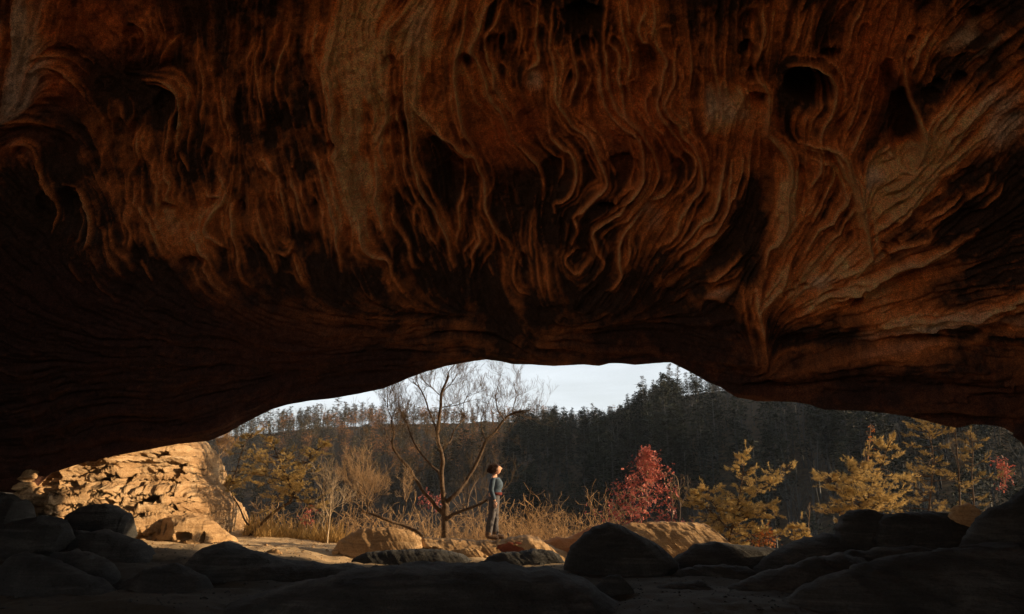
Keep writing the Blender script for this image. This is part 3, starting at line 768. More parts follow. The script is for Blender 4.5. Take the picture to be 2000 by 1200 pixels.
rock('long dark boulder falling away to the right from a rounded head', [(358,1120),(370,1104),(379,1091),(398,1072),(426,1062),(455,1066),(500,1080),(545,1093),(600,1101),(690,1104),(780,1125),(770,1165),(600,1185),(380,1160)], 12.6, 1.3, M_GREY_SHADE, 19, 2.6, .07, .05, nth=220, ns=60, name='boulder')
rock('small upright brown rock perched on the long left boulder', [(515,1100),(519,1080),(532,1073),(546,1075),(558,1086),(562,1102)], 13.9, .22, M_TAN, 20, 2.6, .04, .02, name='stone', cat='stone')
# the ledge the woman stands on
rock('low mound of tan rock half in shadow left of the bare tree', [(650,1074),(664,1056),(684,1042),(706,1034),(745,1031),(785,1033),(806,1041),(822,1052),(826,1070),(800,1084),(690,1086)], 15.6, .8, M_TAN, 21, 2.6, .06, .06, 0, 240, 90, name='ledge_rock', cat='rock', fine=.02)
rock('layered tan slab directly beneath the woman', [(806,1078),(820,1058),(832,1052),(880,1053),(930,1056),(985,1056),(1000,1050),(1030,1047),(1050,1052),(1072,1063),(1104,1076),(1112,1086),(1090,1100),(960,1106),(880,1100)], 16.0, 1.1, M_TAN, 22, 4.2, .03, .035, 0, 420, 130, [(1000,1069,26,7,2,.25),(850,1070,24,5,4,.12),(945,1086,20,4,3,.12)], name='ledge_slab', cat='rock slab', fine=.022, block=.05, facets=0)
rock('dark red stained rock lying in the hollow of the slab', [(966,1078),(972,1066),(988,1060),(1010,1059),(1024,1064),(1031,1077),(1000,1082)], 15.45, .16, M_RED, 23, 2.2, .02, .01, name='stained_rock', cat='rock')
rock('crumbly lit ledge edge between the two dark slabs', [(880,1082),(905,1072),(930,1074),(948,1084),(958,1096),(940,1104),(900,1103)], 15.1, .3, M_TAN, 24, 2.4, .06, .05, name='ledge_rock', cat='rock', fine=.03)
rock('flat dark slab in shade, left of centre at the ledge foot', [(680,1108),(694,1088),(718,1078),(770,1073),(850,1072),(896,1080),(916,1092),(905,1106),(800,1114)], 14.3, .75, M_GREY_SHADE, 25, 3.2, .04, .04, 0, 240, 70, name='shaded_slab', cat='rock slab')
rock('flat dark slab in shade below the red stained rock', [(938,1108),(952,1088),(985,1078),(1040,1074),(1078,1077),(1094,1088),(1102,1104),(1020,1114)], 14.2, .7, M_GREY_SHADE, 26, 3.0, .04, .04, 0, 220, 70, name='shaded_slab', cat='rock slab')
rock('orange glowing rock tucked behind the great dark boulder', [(1050,1072),(1062,1057),(1085,1050),(1112,1050),(1130,1042),(1150,1031),(1180,1024),(1210,1026),(1220,1060),(1150,1085),(1090,1084)], 16.0, .6, M_RUST, 27, 2.6, .05, .03, 0, 220, 80, name='ledge_rock', cat='rock')
rock('great dark rounded boulder right of the woman', [(1098,1120),(1104,1092),(1116,1068),(1140,1045),(1164,1031),(1190,1025),(1216,1029),(1250,1048),(1285,1066),(1308,1086),(1318,1112),(1300,1150),(1200,1175),(1120,1160)], 12.9, 1.2, M_GREY_SHADE, 28, 2.4, .07, .03, nth=240, ns=80, name='boulder')
rock('long flat-topped tan slab beneath the red sapling', [(1196,1050),(1212,1030),(1240,1024),(1290,1021),(1345,1020),(1376,1023),(1388,1034),(1394,1050),(1393,1066),(1360,1080),(1240,1085)], 15.9, .9, M_TAN, 29, 3.4, .05, .05, 0, 330, 110, name='ledge_slab', cat='rock slab', fine=.022)
# dark boulders of the right flank
G_ = M_GREY_SHADE
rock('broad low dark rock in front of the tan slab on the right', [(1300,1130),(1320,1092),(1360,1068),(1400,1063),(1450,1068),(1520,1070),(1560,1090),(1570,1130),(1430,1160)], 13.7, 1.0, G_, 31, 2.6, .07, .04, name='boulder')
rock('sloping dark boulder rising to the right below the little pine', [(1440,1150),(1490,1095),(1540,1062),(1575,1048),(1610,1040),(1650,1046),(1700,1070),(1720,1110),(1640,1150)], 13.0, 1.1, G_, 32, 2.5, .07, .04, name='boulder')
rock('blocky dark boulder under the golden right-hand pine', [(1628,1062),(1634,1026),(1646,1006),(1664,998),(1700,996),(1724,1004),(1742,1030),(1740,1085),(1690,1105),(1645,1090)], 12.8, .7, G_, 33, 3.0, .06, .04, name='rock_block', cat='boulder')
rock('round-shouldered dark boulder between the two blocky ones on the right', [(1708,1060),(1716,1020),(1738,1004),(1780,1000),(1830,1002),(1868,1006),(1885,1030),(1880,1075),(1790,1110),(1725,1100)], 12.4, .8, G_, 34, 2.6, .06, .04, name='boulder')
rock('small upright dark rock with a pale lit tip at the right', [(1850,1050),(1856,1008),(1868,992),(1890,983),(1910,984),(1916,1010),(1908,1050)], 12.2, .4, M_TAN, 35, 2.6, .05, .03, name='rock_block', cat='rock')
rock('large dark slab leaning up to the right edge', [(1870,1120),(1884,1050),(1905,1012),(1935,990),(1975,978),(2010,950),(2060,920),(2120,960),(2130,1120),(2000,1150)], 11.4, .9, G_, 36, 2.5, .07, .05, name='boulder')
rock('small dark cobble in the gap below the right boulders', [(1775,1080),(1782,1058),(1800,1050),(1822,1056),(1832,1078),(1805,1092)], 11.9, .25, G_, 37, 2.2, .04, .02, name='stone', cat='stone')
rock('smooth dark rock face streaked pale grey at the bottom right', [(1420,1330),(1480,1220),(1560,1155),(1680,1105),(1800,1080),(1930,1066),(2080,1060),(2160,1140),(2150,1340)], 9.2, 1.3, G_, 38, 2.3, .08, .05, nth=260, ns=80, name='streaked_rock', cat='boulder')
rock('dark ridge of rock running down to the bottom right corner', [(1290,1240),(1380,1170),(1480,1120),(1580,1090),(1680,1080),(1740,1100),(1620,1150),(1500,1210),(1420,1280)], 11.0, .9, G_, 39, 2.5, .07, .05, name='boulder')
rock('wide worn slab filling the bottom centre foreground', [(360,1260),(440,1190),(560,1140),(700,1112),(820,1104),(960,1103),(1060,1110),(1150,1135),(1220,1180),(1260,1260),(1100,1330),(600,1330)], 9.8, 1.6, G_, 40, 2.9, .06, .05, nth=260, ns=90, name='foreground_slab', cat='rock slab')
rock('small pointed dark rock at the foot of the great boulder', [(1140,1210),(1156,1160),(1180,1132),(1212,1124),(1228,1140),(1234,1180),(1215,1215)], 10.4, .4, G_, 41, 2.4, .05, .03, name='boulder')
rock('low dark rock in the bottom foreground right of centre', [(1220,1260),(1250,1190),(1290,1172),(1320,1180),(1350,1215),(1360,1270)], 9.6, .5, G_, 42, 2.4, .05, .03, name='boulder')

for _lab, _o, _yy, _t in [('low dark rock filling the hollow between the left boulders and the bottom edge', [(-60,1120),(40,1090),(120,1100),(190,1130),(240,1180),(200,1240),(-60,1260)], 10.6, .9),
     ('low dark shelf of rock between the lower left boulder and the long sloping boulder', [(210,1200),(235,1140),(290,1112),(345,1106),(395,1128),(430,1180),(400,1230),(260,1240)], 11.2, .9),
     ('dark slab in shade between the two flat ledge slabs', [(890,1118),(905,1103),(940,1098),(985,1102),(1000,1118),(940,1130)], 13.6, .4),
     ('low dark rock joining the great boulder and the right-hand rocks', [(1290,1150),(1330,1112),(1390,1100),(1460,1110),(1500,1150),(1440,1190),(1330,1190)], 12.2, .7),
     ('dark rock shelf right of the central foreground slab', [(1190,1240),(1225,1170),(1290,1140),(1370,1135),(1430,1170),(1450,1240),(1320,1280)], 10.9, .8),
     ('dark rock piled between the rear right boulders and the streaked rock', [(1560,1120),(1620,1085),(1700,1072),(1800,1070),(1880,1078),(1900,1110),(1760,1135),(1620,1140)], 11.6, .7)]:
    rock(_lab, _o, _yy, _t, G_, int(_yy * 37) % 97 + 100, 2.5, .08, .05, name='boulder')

# ------------------------------------------------------------------ cave floor
nx_, ny_ = 460, 440
X, Y = np.meshgrid(np.linspace(-17, 17, nx_), np.r_[np.linspace(-28, -9.2, 60), np.linspace(-9, 19.6, 380)])  # unseen rear stretch added as sand to bounce warm light
def floor_h(X, Y):
    P = np.stack([X, Y, X * 0], -1)
    z = -1.50 + (.35 * np.clip((-3 - X) / 5, 0, 1) + .95 * sst(-8.3, -11.8, X)) * sst(9, 14.5, Y) + .35 * sst(5, 10, X) * sst(16, 11, Y)
    z = z + .10 * fbm(P * .35, 71, 3) + .035 * ridged(P * np.array([.9, 1.4, 1]), 72, 4) + .010 * fbm(P * 6, 73, 4)
    z = z - .5 * sst(17.2, 19.4, Y) * sst(-4.5, -2.5, X)
    return z
Z = floor_h(X, Y)
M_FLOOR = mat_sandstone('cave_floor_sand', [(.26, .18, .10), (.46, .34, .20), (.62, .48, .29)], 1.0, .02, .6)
# shade inside painted as darker floor colour, plain sand towards the mouth
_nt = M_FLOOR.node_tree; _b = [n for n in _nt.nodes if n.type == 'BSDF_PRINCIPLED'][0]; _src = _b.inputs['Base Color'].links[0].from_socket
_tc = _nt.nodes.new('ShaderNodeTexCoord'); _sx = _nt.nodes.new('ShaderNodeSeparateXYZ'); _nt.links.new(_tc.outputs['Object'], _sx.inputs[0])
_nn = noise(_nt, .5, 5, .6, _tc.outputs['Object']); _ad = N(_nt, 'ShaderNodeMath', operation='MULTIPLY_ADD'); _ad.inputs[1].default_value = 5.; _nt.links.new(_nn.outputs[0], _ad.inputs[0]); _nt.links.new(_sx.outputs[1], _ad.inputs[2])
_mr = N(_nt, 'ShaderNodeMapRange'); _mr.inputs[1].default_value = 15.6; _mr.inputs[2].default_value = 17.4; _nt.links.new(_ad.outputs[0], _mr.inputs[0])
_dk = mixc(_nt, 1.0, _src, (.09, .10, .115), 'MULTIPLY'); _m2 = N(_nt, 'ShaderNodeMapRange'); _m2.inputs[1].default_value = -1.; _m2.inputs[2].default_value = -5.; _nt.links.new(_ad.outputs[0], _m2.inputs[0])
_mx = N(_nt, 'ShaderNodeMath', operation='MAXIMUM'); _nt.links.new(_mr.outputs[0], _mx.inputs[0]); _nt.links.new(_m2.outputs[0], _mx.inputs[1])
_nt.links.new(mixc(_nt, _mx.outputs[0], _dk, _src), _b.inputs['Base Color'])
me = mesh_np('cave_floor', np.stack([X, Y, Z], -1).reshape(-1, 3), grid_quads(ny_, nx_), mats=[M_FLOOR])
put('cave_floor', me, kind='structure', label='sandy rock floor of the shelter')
# pebbles / chips on sand (litter nobody could count)
g_ = rs(5)
ico = np.array([(1,0,0),(-1,0,0),(0,1,0),(0,-1,0),(0,0,1),(0,0,-1),(.7,.7,.1),(-.6,.5,.5)], float); it = np.array([(0,6,4),(6,2,4),(2,7,4),(7,1,4),(1,3,4),(3,0,4),(6,0,5),(2,6,5),(7,2,5),(1,7,5),(3,1,5),(0,3,5)])
for n, (x0, x1), (y0, y1), mt_, nm_, lb_ in [(1700, (-9.5, -2), (14.0, 18.6), M_TAN, 'pebbles', 'small stones and chips scattered on the lit sand'), (4200, (-10, 9), (7.5, 14.2), M_GREY_SHADE, 'dark_pebbles', 'dark grit and stone chips on the shaded floor')]:
    PX = g_.uniform(x0, x1, n); PYy = g_.uniform(y0, y1, n)
    sz = g_.uniform(.006, .022, n) * (1 + 1.8 * (g_.rand(n) > .94))
    vv = ico[None] * sz[:, None, None] * g_.uniform(.55, 1.25, (n, 8, 1)) * np.array([1.2, 1, .6]); ro_ = g_.uniform(0, 6.28, n); c_, s_n = np.cos(ro_)[:, None], np.sin(ro_)[:, None]
    vv = np.stack([vv[..., 0] * c_ - vv[..., 1] * s_n, vv[..., 0] * s_n + vv[..., 1] * c_, vv[..., 2]], -1) + np.stack([PX, PYy, floor_h(PX, PYy) + .002], -1)[:, None]
    me = mesh_np(nm_, vv.reshape(-1, 3), None, (it[None] + np.arange(n)[:, None, None] * 8).reshape(-1, 3), mats=[mt_], smooth=False)
    put(nm_, me, kind='stuff', label=lb_, category='pebbles')

# ------------------------------------------------------------------ land outside
RA = [(-250,850,360),(150,865,330),(300,865,310),(430,856,300),(650,836,290),(800,830,292),(950,826,300),(1050,826,310),(1120,842,325),(1200,838,335),(1260,822,345),(1500,815,380)]
RB = [(1140,905,205),(1185,858,190),(1240,806,176),(1300,778,160),(1400,765,150),(1500,748,142),(1700,720,134),(2100,690,128),(2900,690,140)]
RA = np.array([V(*p) for p in RA]); RB = np.array([V(*p) for p in RB])
def ridge_h(X, Y, L, slope, rnd):
    best = np.full(X.shape, -1e3)
    for i in range(len(L) - 1):
        a, d = L[i], L[i + 1] - L[i]
        t = np.clip(((X - a[0]) * d[0] + (Y - a[1]) * d[1]) / (d[0] ** 2 + d[1] ** 2), 0, 1)
        dist = np.hypot(X - a[0] - t * d[0], Y - a[1] - t * d[1])
        best = np.maximum(best, a[2] + t * d[2] - slope * (np.sqrt(dist ** 2 + rnd ** 2) - rnd))
    return best
def land_h(X, Y):
    P = np.stack([X, Y, X * 0], -1)
    drop = np.where(Y > 19, 1, 0) * (1 - np.exp(-np.maximum(Y - 18.6, 0) / 38.)) * 27
    near = -1.9 - drop + 1.2 * sst(-5, -16, X) * sst(40, 15, Y)
    near = near - 3.5 * sst(8, 25, X) * sst(15, 30, Y)
    z = near + 1.6 * fbm(P * .03, 81, 4) * sst(20, 45, Y)
    za = ridge_h(X, Y, RA, .36, 10); zb = ridge_h(X, Y, RB, .52, 8)
    k = 3.0
    far = sst(30, 70, Y)
    m = np.maximum(za, zb); lo = np.minimum(za, zb)
    zz = k * np.log(np.exp(np.clip((z - z) / k, -20, 20)) + np.exp(np.clip((m - z) / k, -20, 20))) + z
    return np.where(Y > 25, z * (1 - far) + zz * far, z) + .5 * fbm(P * .15, 82, 4) * sst(20, 40, Y)
ys = np.r_[np.linspace(-500, -40, 20), np.linspace(-38, 17, 30), np.linspace(17.5, 60, 110), np.linspace(61, 420, 190), np.linspace(440, 1000, 20)]
xs = np.r_[np.linspace(-700, -330, 14), np.linspace(-320, -62, 70), np.linspace(-60, 60, 130), np.linspace(62, 320, 80), np.linspace(330, 700, 14)]
X, Y = np.meshgrid(xs, ys); Z = land_h(X, Y)
M_LAND = mat_sandstone('leaf_litter_ground', [(.025, .022, .018), (.06, .045, .03), (.11, .08, .045)], 1.0, .05, .4)
me = mesh_np('terrain', np.stack([X, Y, Z], -1).reshape(-1, 3), grid_quads(len(ys), len(xs)), mats=[M_LAND])
put('terrain', me, kind='structure', label='wooded valley and ridges beyond the shelter')
# unseen cliff added behind the camera's left to bounce warm sunlight onto the vault
yy = np.linspace(-30, -5.5, 90); zz = np.linspace(-2.2, 11.5, 60)
YY, ZZ = np.meshgrid(yy, zz); XX = -15 + .25 * (YY + 5) * -.3 + .9 * fbm(np.stack([YY * .25, ZZ * .35, YY * 0], -1), 91, 5)
cv = np.stack([XX, YY, ZZ], -1); cb = cv.copy(); cb[..., 0] -= 3
vq = grid_quads(60, 90)
me = mesh_np('bounce_cliff_mesh', np.vstack([cv.reshape(-1, 3), cb.reshape(-1, 3)]), np.vstack([vq, vq[:, ::-1] + 5400]), mats=[M_TAN])
put('bounce_cliff', me, label='added unseen sandstone cliff behind and left of the viewpoint, bouncing warm light', category='cliff')

_g = rs(314); _w = ['pale', 'golden', 'tan', 'rough', 'flat', 'angular', 'squat', 'wedge-shaped', 'rounded', 'split', 'chunky', 'low']
_p = ['just right of the left boulders', 'below the hollowed rock', 'near the foot of the outcrop', 'on the open sand', 'beside the long dark boulder', 'close to the dry grass']
for _k, (_x, _y, _yy, _r) in enumerate([(285,1072,15.6,16),(312,1066,15.9,13),(322,1088,15.0,11),(342,1062,16.1,10),(395,1066,16.0,13),(420,1066,16.0,9),(440,1060,16.6,10),(470,1064,16.4,7),(610,1082,15.6,9),(575,1076,16.0,7),(655,1080,15.3,8),(276,1092,14.7,10),(500,1066,16.6,6),(545,1066,16.6,6)]):
    _o = [(_x + _r * math.cos(t_) * _g.uniform(.8, 1.25), _y - _r * .62 * math.sin(t_) * _g.uniform(.75, 1.25)) for t_ in np.linspace(0, 6.28, 9)[:-1]]
    rock('%s %s stone on the lit ground, %s' % (['small', 'little', 'larger'][_k % 3], _w[_k % 12], _p[min(_k // 3, 5)]), _o, _yy, _r / F * _yy * .8, M_TAN, 400 + _k, 2.6, .04, .02, nth=60, ns=20, name='stone', cat='stone', block=.04)
# ------------------------------------------------------------------ plants
def grow(S, p, d, L, r, rng, depth, up=.25, spread=.75, kids=3, wob=.22, ends=None, ratio=.68, nseg=4):
    p = np.array(p, float); d = np.array(d, float); d /= np.linalg.norm(d)
    st = L / nseg; r0 = r
    for i in range(nseg):
        d = d + rng.normal(0, wob, 3); d[2] += up * .35; d /= np.linalg.norm(d)
        q_ = p + d * st; r1 = max(r * (1 - .62 * (i + 1) / nseg), .0022)
        S.add(p, q_, r0, r1); p = q_; r0 = r1
        if depth > 0 and (i >= 1 or rng.rand() < .4):
            for _ in range(1 if rng.rand() < (kids / 4.) else 0) if i < nseg - 1 else range(kids - 1):
                a = rng.normal(0, 1, 3); a -= d * a.dot(d); a /= np.linalg.norm(a) + 1e-6
                nd = d * math.cos(spread * .6) + a * math.sin(spread * (.6 + .5 * rng.rand()))
                nd[2] += up * .5
                grow(S, p, nd, L * ratio * rng.uniform(.7, 1.15), r1 * .75, rng, depth - 1, up, spread, kids, wob, ends, ratio, nseg)
    if ends is not None: ends.append((p, d))
def limb3(pts, Y, rng, lean=.6, y0=0.):
    """limb traced as image directions, given real depth along its run"""
    P = np.array(pts, float); n = len(P); k = rng.normal(0, lean)
    Ys = Y + y0 + np.linspace(0, 1, n) * k + np.r_[0, rng.normal(0, .07, n - 1)]
    return np.array([V(a, b, y) for (a, b), y in zip(P, Ys)])
def limb_tube(P, r0, r1, sides=7, seed=0):
    n = max(6, int(np.linalg.norm(np.diff(P, axis=0), axis=1).sum() / .10)); Q = smooth_path(P, n)
    Q = Q + np.r_[np.zeros((1, 3)), .35 * r0 * fbm(np.c_[Q[1:] * 3.1][:, :3], seed, 3)[:, None] * np.ones(3)] * .8
    t = np.linspace(0, 1, n); return Q, tube_arrays(Q, r0 + (r1 - r0) * t ** .8, sides, .16, seed)
def twigs_on(S, Q, rng, frm, n, L, r, depth, up=.35, spread=.8, kids=3, ends=None, side=None):
    for i in range(n):
        k = int(len(Q) * (frm + (1 - frm) * rng.rand() ** .8)) ; k = min(k, len(Q) - 2)
        d = Q[k + 1] - Q[k]; d /= np.linalg.norm(d) + 1e-9; a = rng.normal(0, 1, 3); a -= d * a.dot(d); a /= np.linalg.norm(a)
        nd = d * .55 + a * .75 + np.array([0, 0, up]); f = .55 + .6 * k / len(Q) * rng.rand() + .2 * rng.rand()
        grow(S, Q[k], nd, L * f, r, rng, depth, up, spread, kids, .2, ends)

# --- the bare tree behind the ledge
def hero_tree():
    rng = rs(42); Y = 19.0; m = Y / F
    e = empty('bare_tree', V(871, 1052, Y), 'large leafless many-limbed tree spreading behind the woman', 'tree')
    base = e.location
    L = [([(873,1062),(871,1048),(870,1030),(870,1012),(871,990)], 5.2, 4.4, 0, 0),
         ([(871,1012),(862,1001),(850,991),(844,979),(826,958),(814,937),(799,913),(778,892),(768,868),(770,844),(766,820)], 3.4, 1.2, 26, .35),
         ([(871,992),(865,955),(862,934),(863,910),(862,883),(854,856),(856,820),(860,790),(862,769),(871,748),(877,733)], 3.9, 1.3, 34, .35),
         ([(854,856),(850,832),(838,805),(832,784),(820,760),(808,748)], 1.7, .7, 22, .3),
         ([(862,883),(868,872),(880,862),(887,841),(904,820),(907,808)], 1.6, .7, 16, .35),
         ([(868,984),(880,974),(895,961),(910,940),(928,910),(943,877),(949,862),(967,844),(985,820),(1000,808),(1022,802)], 3.5, 1.1, 38, .3),
         ([(862,934),(856,922),(844,910),(820,883),(805,856),(796,829),(790,817)], 2.3, .9, 26, .35),
         ([(870,1018),(883,1006),(904,997),(931,988),(952,976)], 2.9, 1.4, 8, .5),
         ([(912,993),(916,970),(922,955),(930,940)], 1.5, .7, 8, .3),
         ([(859,772),(850,764),(844,757),(832,750),(826,741)], .9, .4, 12, .2),
         ([(860,797),(872,794),(886,793),(898,790),(907,786)], .9, .4, 10, .2),
         ([(862,769),(870,760),(884,746),(893,732)], .9, .4, 12, .2),
         ([(790,817),(780,795),(778,770)], .9, .4, 14, .1), ([(766,820),(758,800),(756,782)], 1.0, .4, 14, .1),
         ([(985,820),(972,800),(968,775),(972,755)], 1.0, .4, 12, .1), ([(1000,808),(1004,790),(1008,770),(1002,752)], .9, .4, 12, .1), ([(949,862),(940,830),(945,800)], 1.1, .5, 14, .1),
         ([(907,808),(905,790),(915,770)], .8, .4, 10, .1), ([(768,868),(756,852),(752,835)], 1.0, .4, 10, .1)]
    parts = []; S = Segs()
    tr_ = None
    for k, (pts_, r0, r1, nt_, frm) in enumerate(L):
        P = limb3(pts_, Y, rng, .8 if k else 0)
        if k == 0: P[:, 1] = Y
        Q, arr = limb_tube(P, r0 * m * 1.35, r1 * m * 1.6, 9 if r0 > 2 else 6, k)
        if k == 0: tr_ = arr
        else: parts.append(arr)
        if nt_: twigs_on(S, Q, rng, frm, max(nt_ // 2, 4), .52, .0085, 3, .3, .75, 3)
        if k: grow(S, Q[-1], Q[-1] - Q[-4], .6, r1 * m, rng, 3, .3, .6, 3)
    off = np.array(base)
    put('trunk', mesh_np('trunk', tr_[0] - off, tr_[1], mats=[M_BARK]), e)
    for k, arr in enumerate(parts[:8]): put('limb', mesh_np('limb', arr[0] - off, arr[1], mats=[M_BARK]), e)
    v, q_ = join_arrays(parts[8:]); put('branches', mesh_np('branches', v - off, q_, mats=[M_BARK]), e)
    v, q_ = S.arrays(3); put('twigs', mesh_np('twigs', v - off, q_, mats=[M_TREETWIG]), e)
hero_tree()

def traced_bare(label, limbs, Y, seed, mat=M_TWIG, tmat=M_BARK, name='bare_tree', cat='tree', tw=(.45, .008, 3), lean=.3, up=.35, group=None):
    rng = rs(seed); m = Y / F; P0 = V(*limbs[0][0][0], Y); e = empty(name, P0, label, cat, group); arrs = []; S = Segs(); off = np.array(P0)
    for k, (pts_, r0, r1, nt_, frm) in enumerate(limbs):
        Q, arr = limb_tube(limb3(pts_, Y, rng, lean), r0 * m, r1 * m, 6, seed + k); arrs.append(arr)
        if nt_: twigs_on(S, Q, rng, frm, nt_, tw[0], tw[1], tw[2], up)
        if nt_: grow(S, Q[-1], Q[-1] - Q[-3], tw[0], r1 * m, rng, tw[2], up)
    put('trunk', mesh_np('trunk', arrs[0][0] - off, arrs[0][1], mats=[tmat]), e)
    if len(arrs) > 1:
        v, q_ = join_arrays(arrs[1:]); put('branches', mesh_np('branches', v - off, q_, mats=[tmat]), e)
    if S.a:
        v, q_ = S.arrays(3); put('twigs', mesh_np('twigs', v - off, q_, mats=[mat]), e)
    return e
traced_bare('low bare tree leaning left off the ledge with an upturned crown', [([(826,1046),(817,1039),(790,1027),(760,1018),(736,1009),(717,1003)], 3.6, 2.2, 2, .5),
    ([(717,1004),(719,991),(715,970),(706,950),(700,930)], 2.0, .7, 26, .2), ([(778,1021),(788,1002),(794,985),(790,976)], 1.3, .7, 3, .6), ([(718,990),(728,975),(734,955)], 1.1, .5, 14, .2), ([(715,972),(700,962),(688,950)], 1.0, .5, 12, .2)], 18.2, 5, tw=(.42, .008, 3))
traced_bare('slim pale bare sapling at the right end of the golden pine thicket', [([(639,1064),(641,1035),(643,1015),(645,998),(646,980)], 1.7, 1.2, 6, .5), ([(643,1010),(634,990),(632,965),(633,941)], 1.0, .4, 10, .3),
    ([(645,998),(660,988),(675,979)], .9, .4, 8, .3), ([(646,982),(650,960),(652,940)], .9, .4, 10, .2), ([(640,1045),(630,1030),(622,1020)], .7, .3, 5, .3)], 17.6, 6, mat=M_PALE, tmat=M_PALE, name='bare_sapling', tw=(.36, .006, 2))
traced_bare('dark dead leaning branch beside the lit outcrop', [([(486,1026),(478,1014),(472,1002),(464,986),(456,973)], 2.1, 1.1, 3, .3)], 18.0, 7, tmat=M_DARKBARK, mat=M_DARKBARK, name='dead_branch', cat='branch', tw=(.25, .006, 1))
traced_bare('small bare tree with pale trunk against the dark hill beside the outcrop top', [([(417,930),(424,905),(428,890),(430,870)], .9, .5, 12, .3), ([(427,893),(436,882),(446,877)], .6, .3, 9, .3)], 19.5, 8, mat=M_SHRUB, tmat=M_PALE, tw=(.30, .006, 3))
for k, (x, lab) in enumerate([(1312, 'thin bare sapling just right of the red sapling'), (1327, 'taller thin bare sapling between the red sapling and the golden pine')]):
    traced_bare(lab, [([(x, 1026), (x + 2, 1000), (x + 1, 975), (x - 3, 950 - 12 * k)], .8, .45, 6, .3), ([(x + 2, 990), (x + 12, 968), (x + 17, 950)], .55, .3, 4, .3)], 16.9, 30 + k, mat=M_TWIG, tmat=M_PALE, name='bare_sapling', tw=(.22, .005, 1))
traced_bare('thin bare stems left of the red sapling on the rock', [([(1190,1030),(1186,1010),(1184,992),(1188,978)], .6, .3, 5, .2), ([(1192,1030),(1200,1012),(1204,994)], .6, .3, 5, .2)], 16.9, 35, mat=M_SHRUB, tmat=M_SHRUB, name='bare_sapling', tw=(.2, .004, 1))
traced_bare('tall dark bare trunk among the shaded pines at the far right', [([(1875,1000),(1874,960),(1872,915),(1868,870),(1865,830)], 2.0, 1.0, 10, .3)], 18.2, 36, mat=M_DARKBARK, tmat=M_DARKBARK, tw=(.4, .007, 2))
traced_bare('thin bare dead stem standing by the little pine on the right', [([(1579,1045),(1580,1020),(1582,996)], .5, .3, 2, .3)], 16.0, 37, tmat=M_TWIG, name='bare_sapling', tw=(.12, .004, 1))

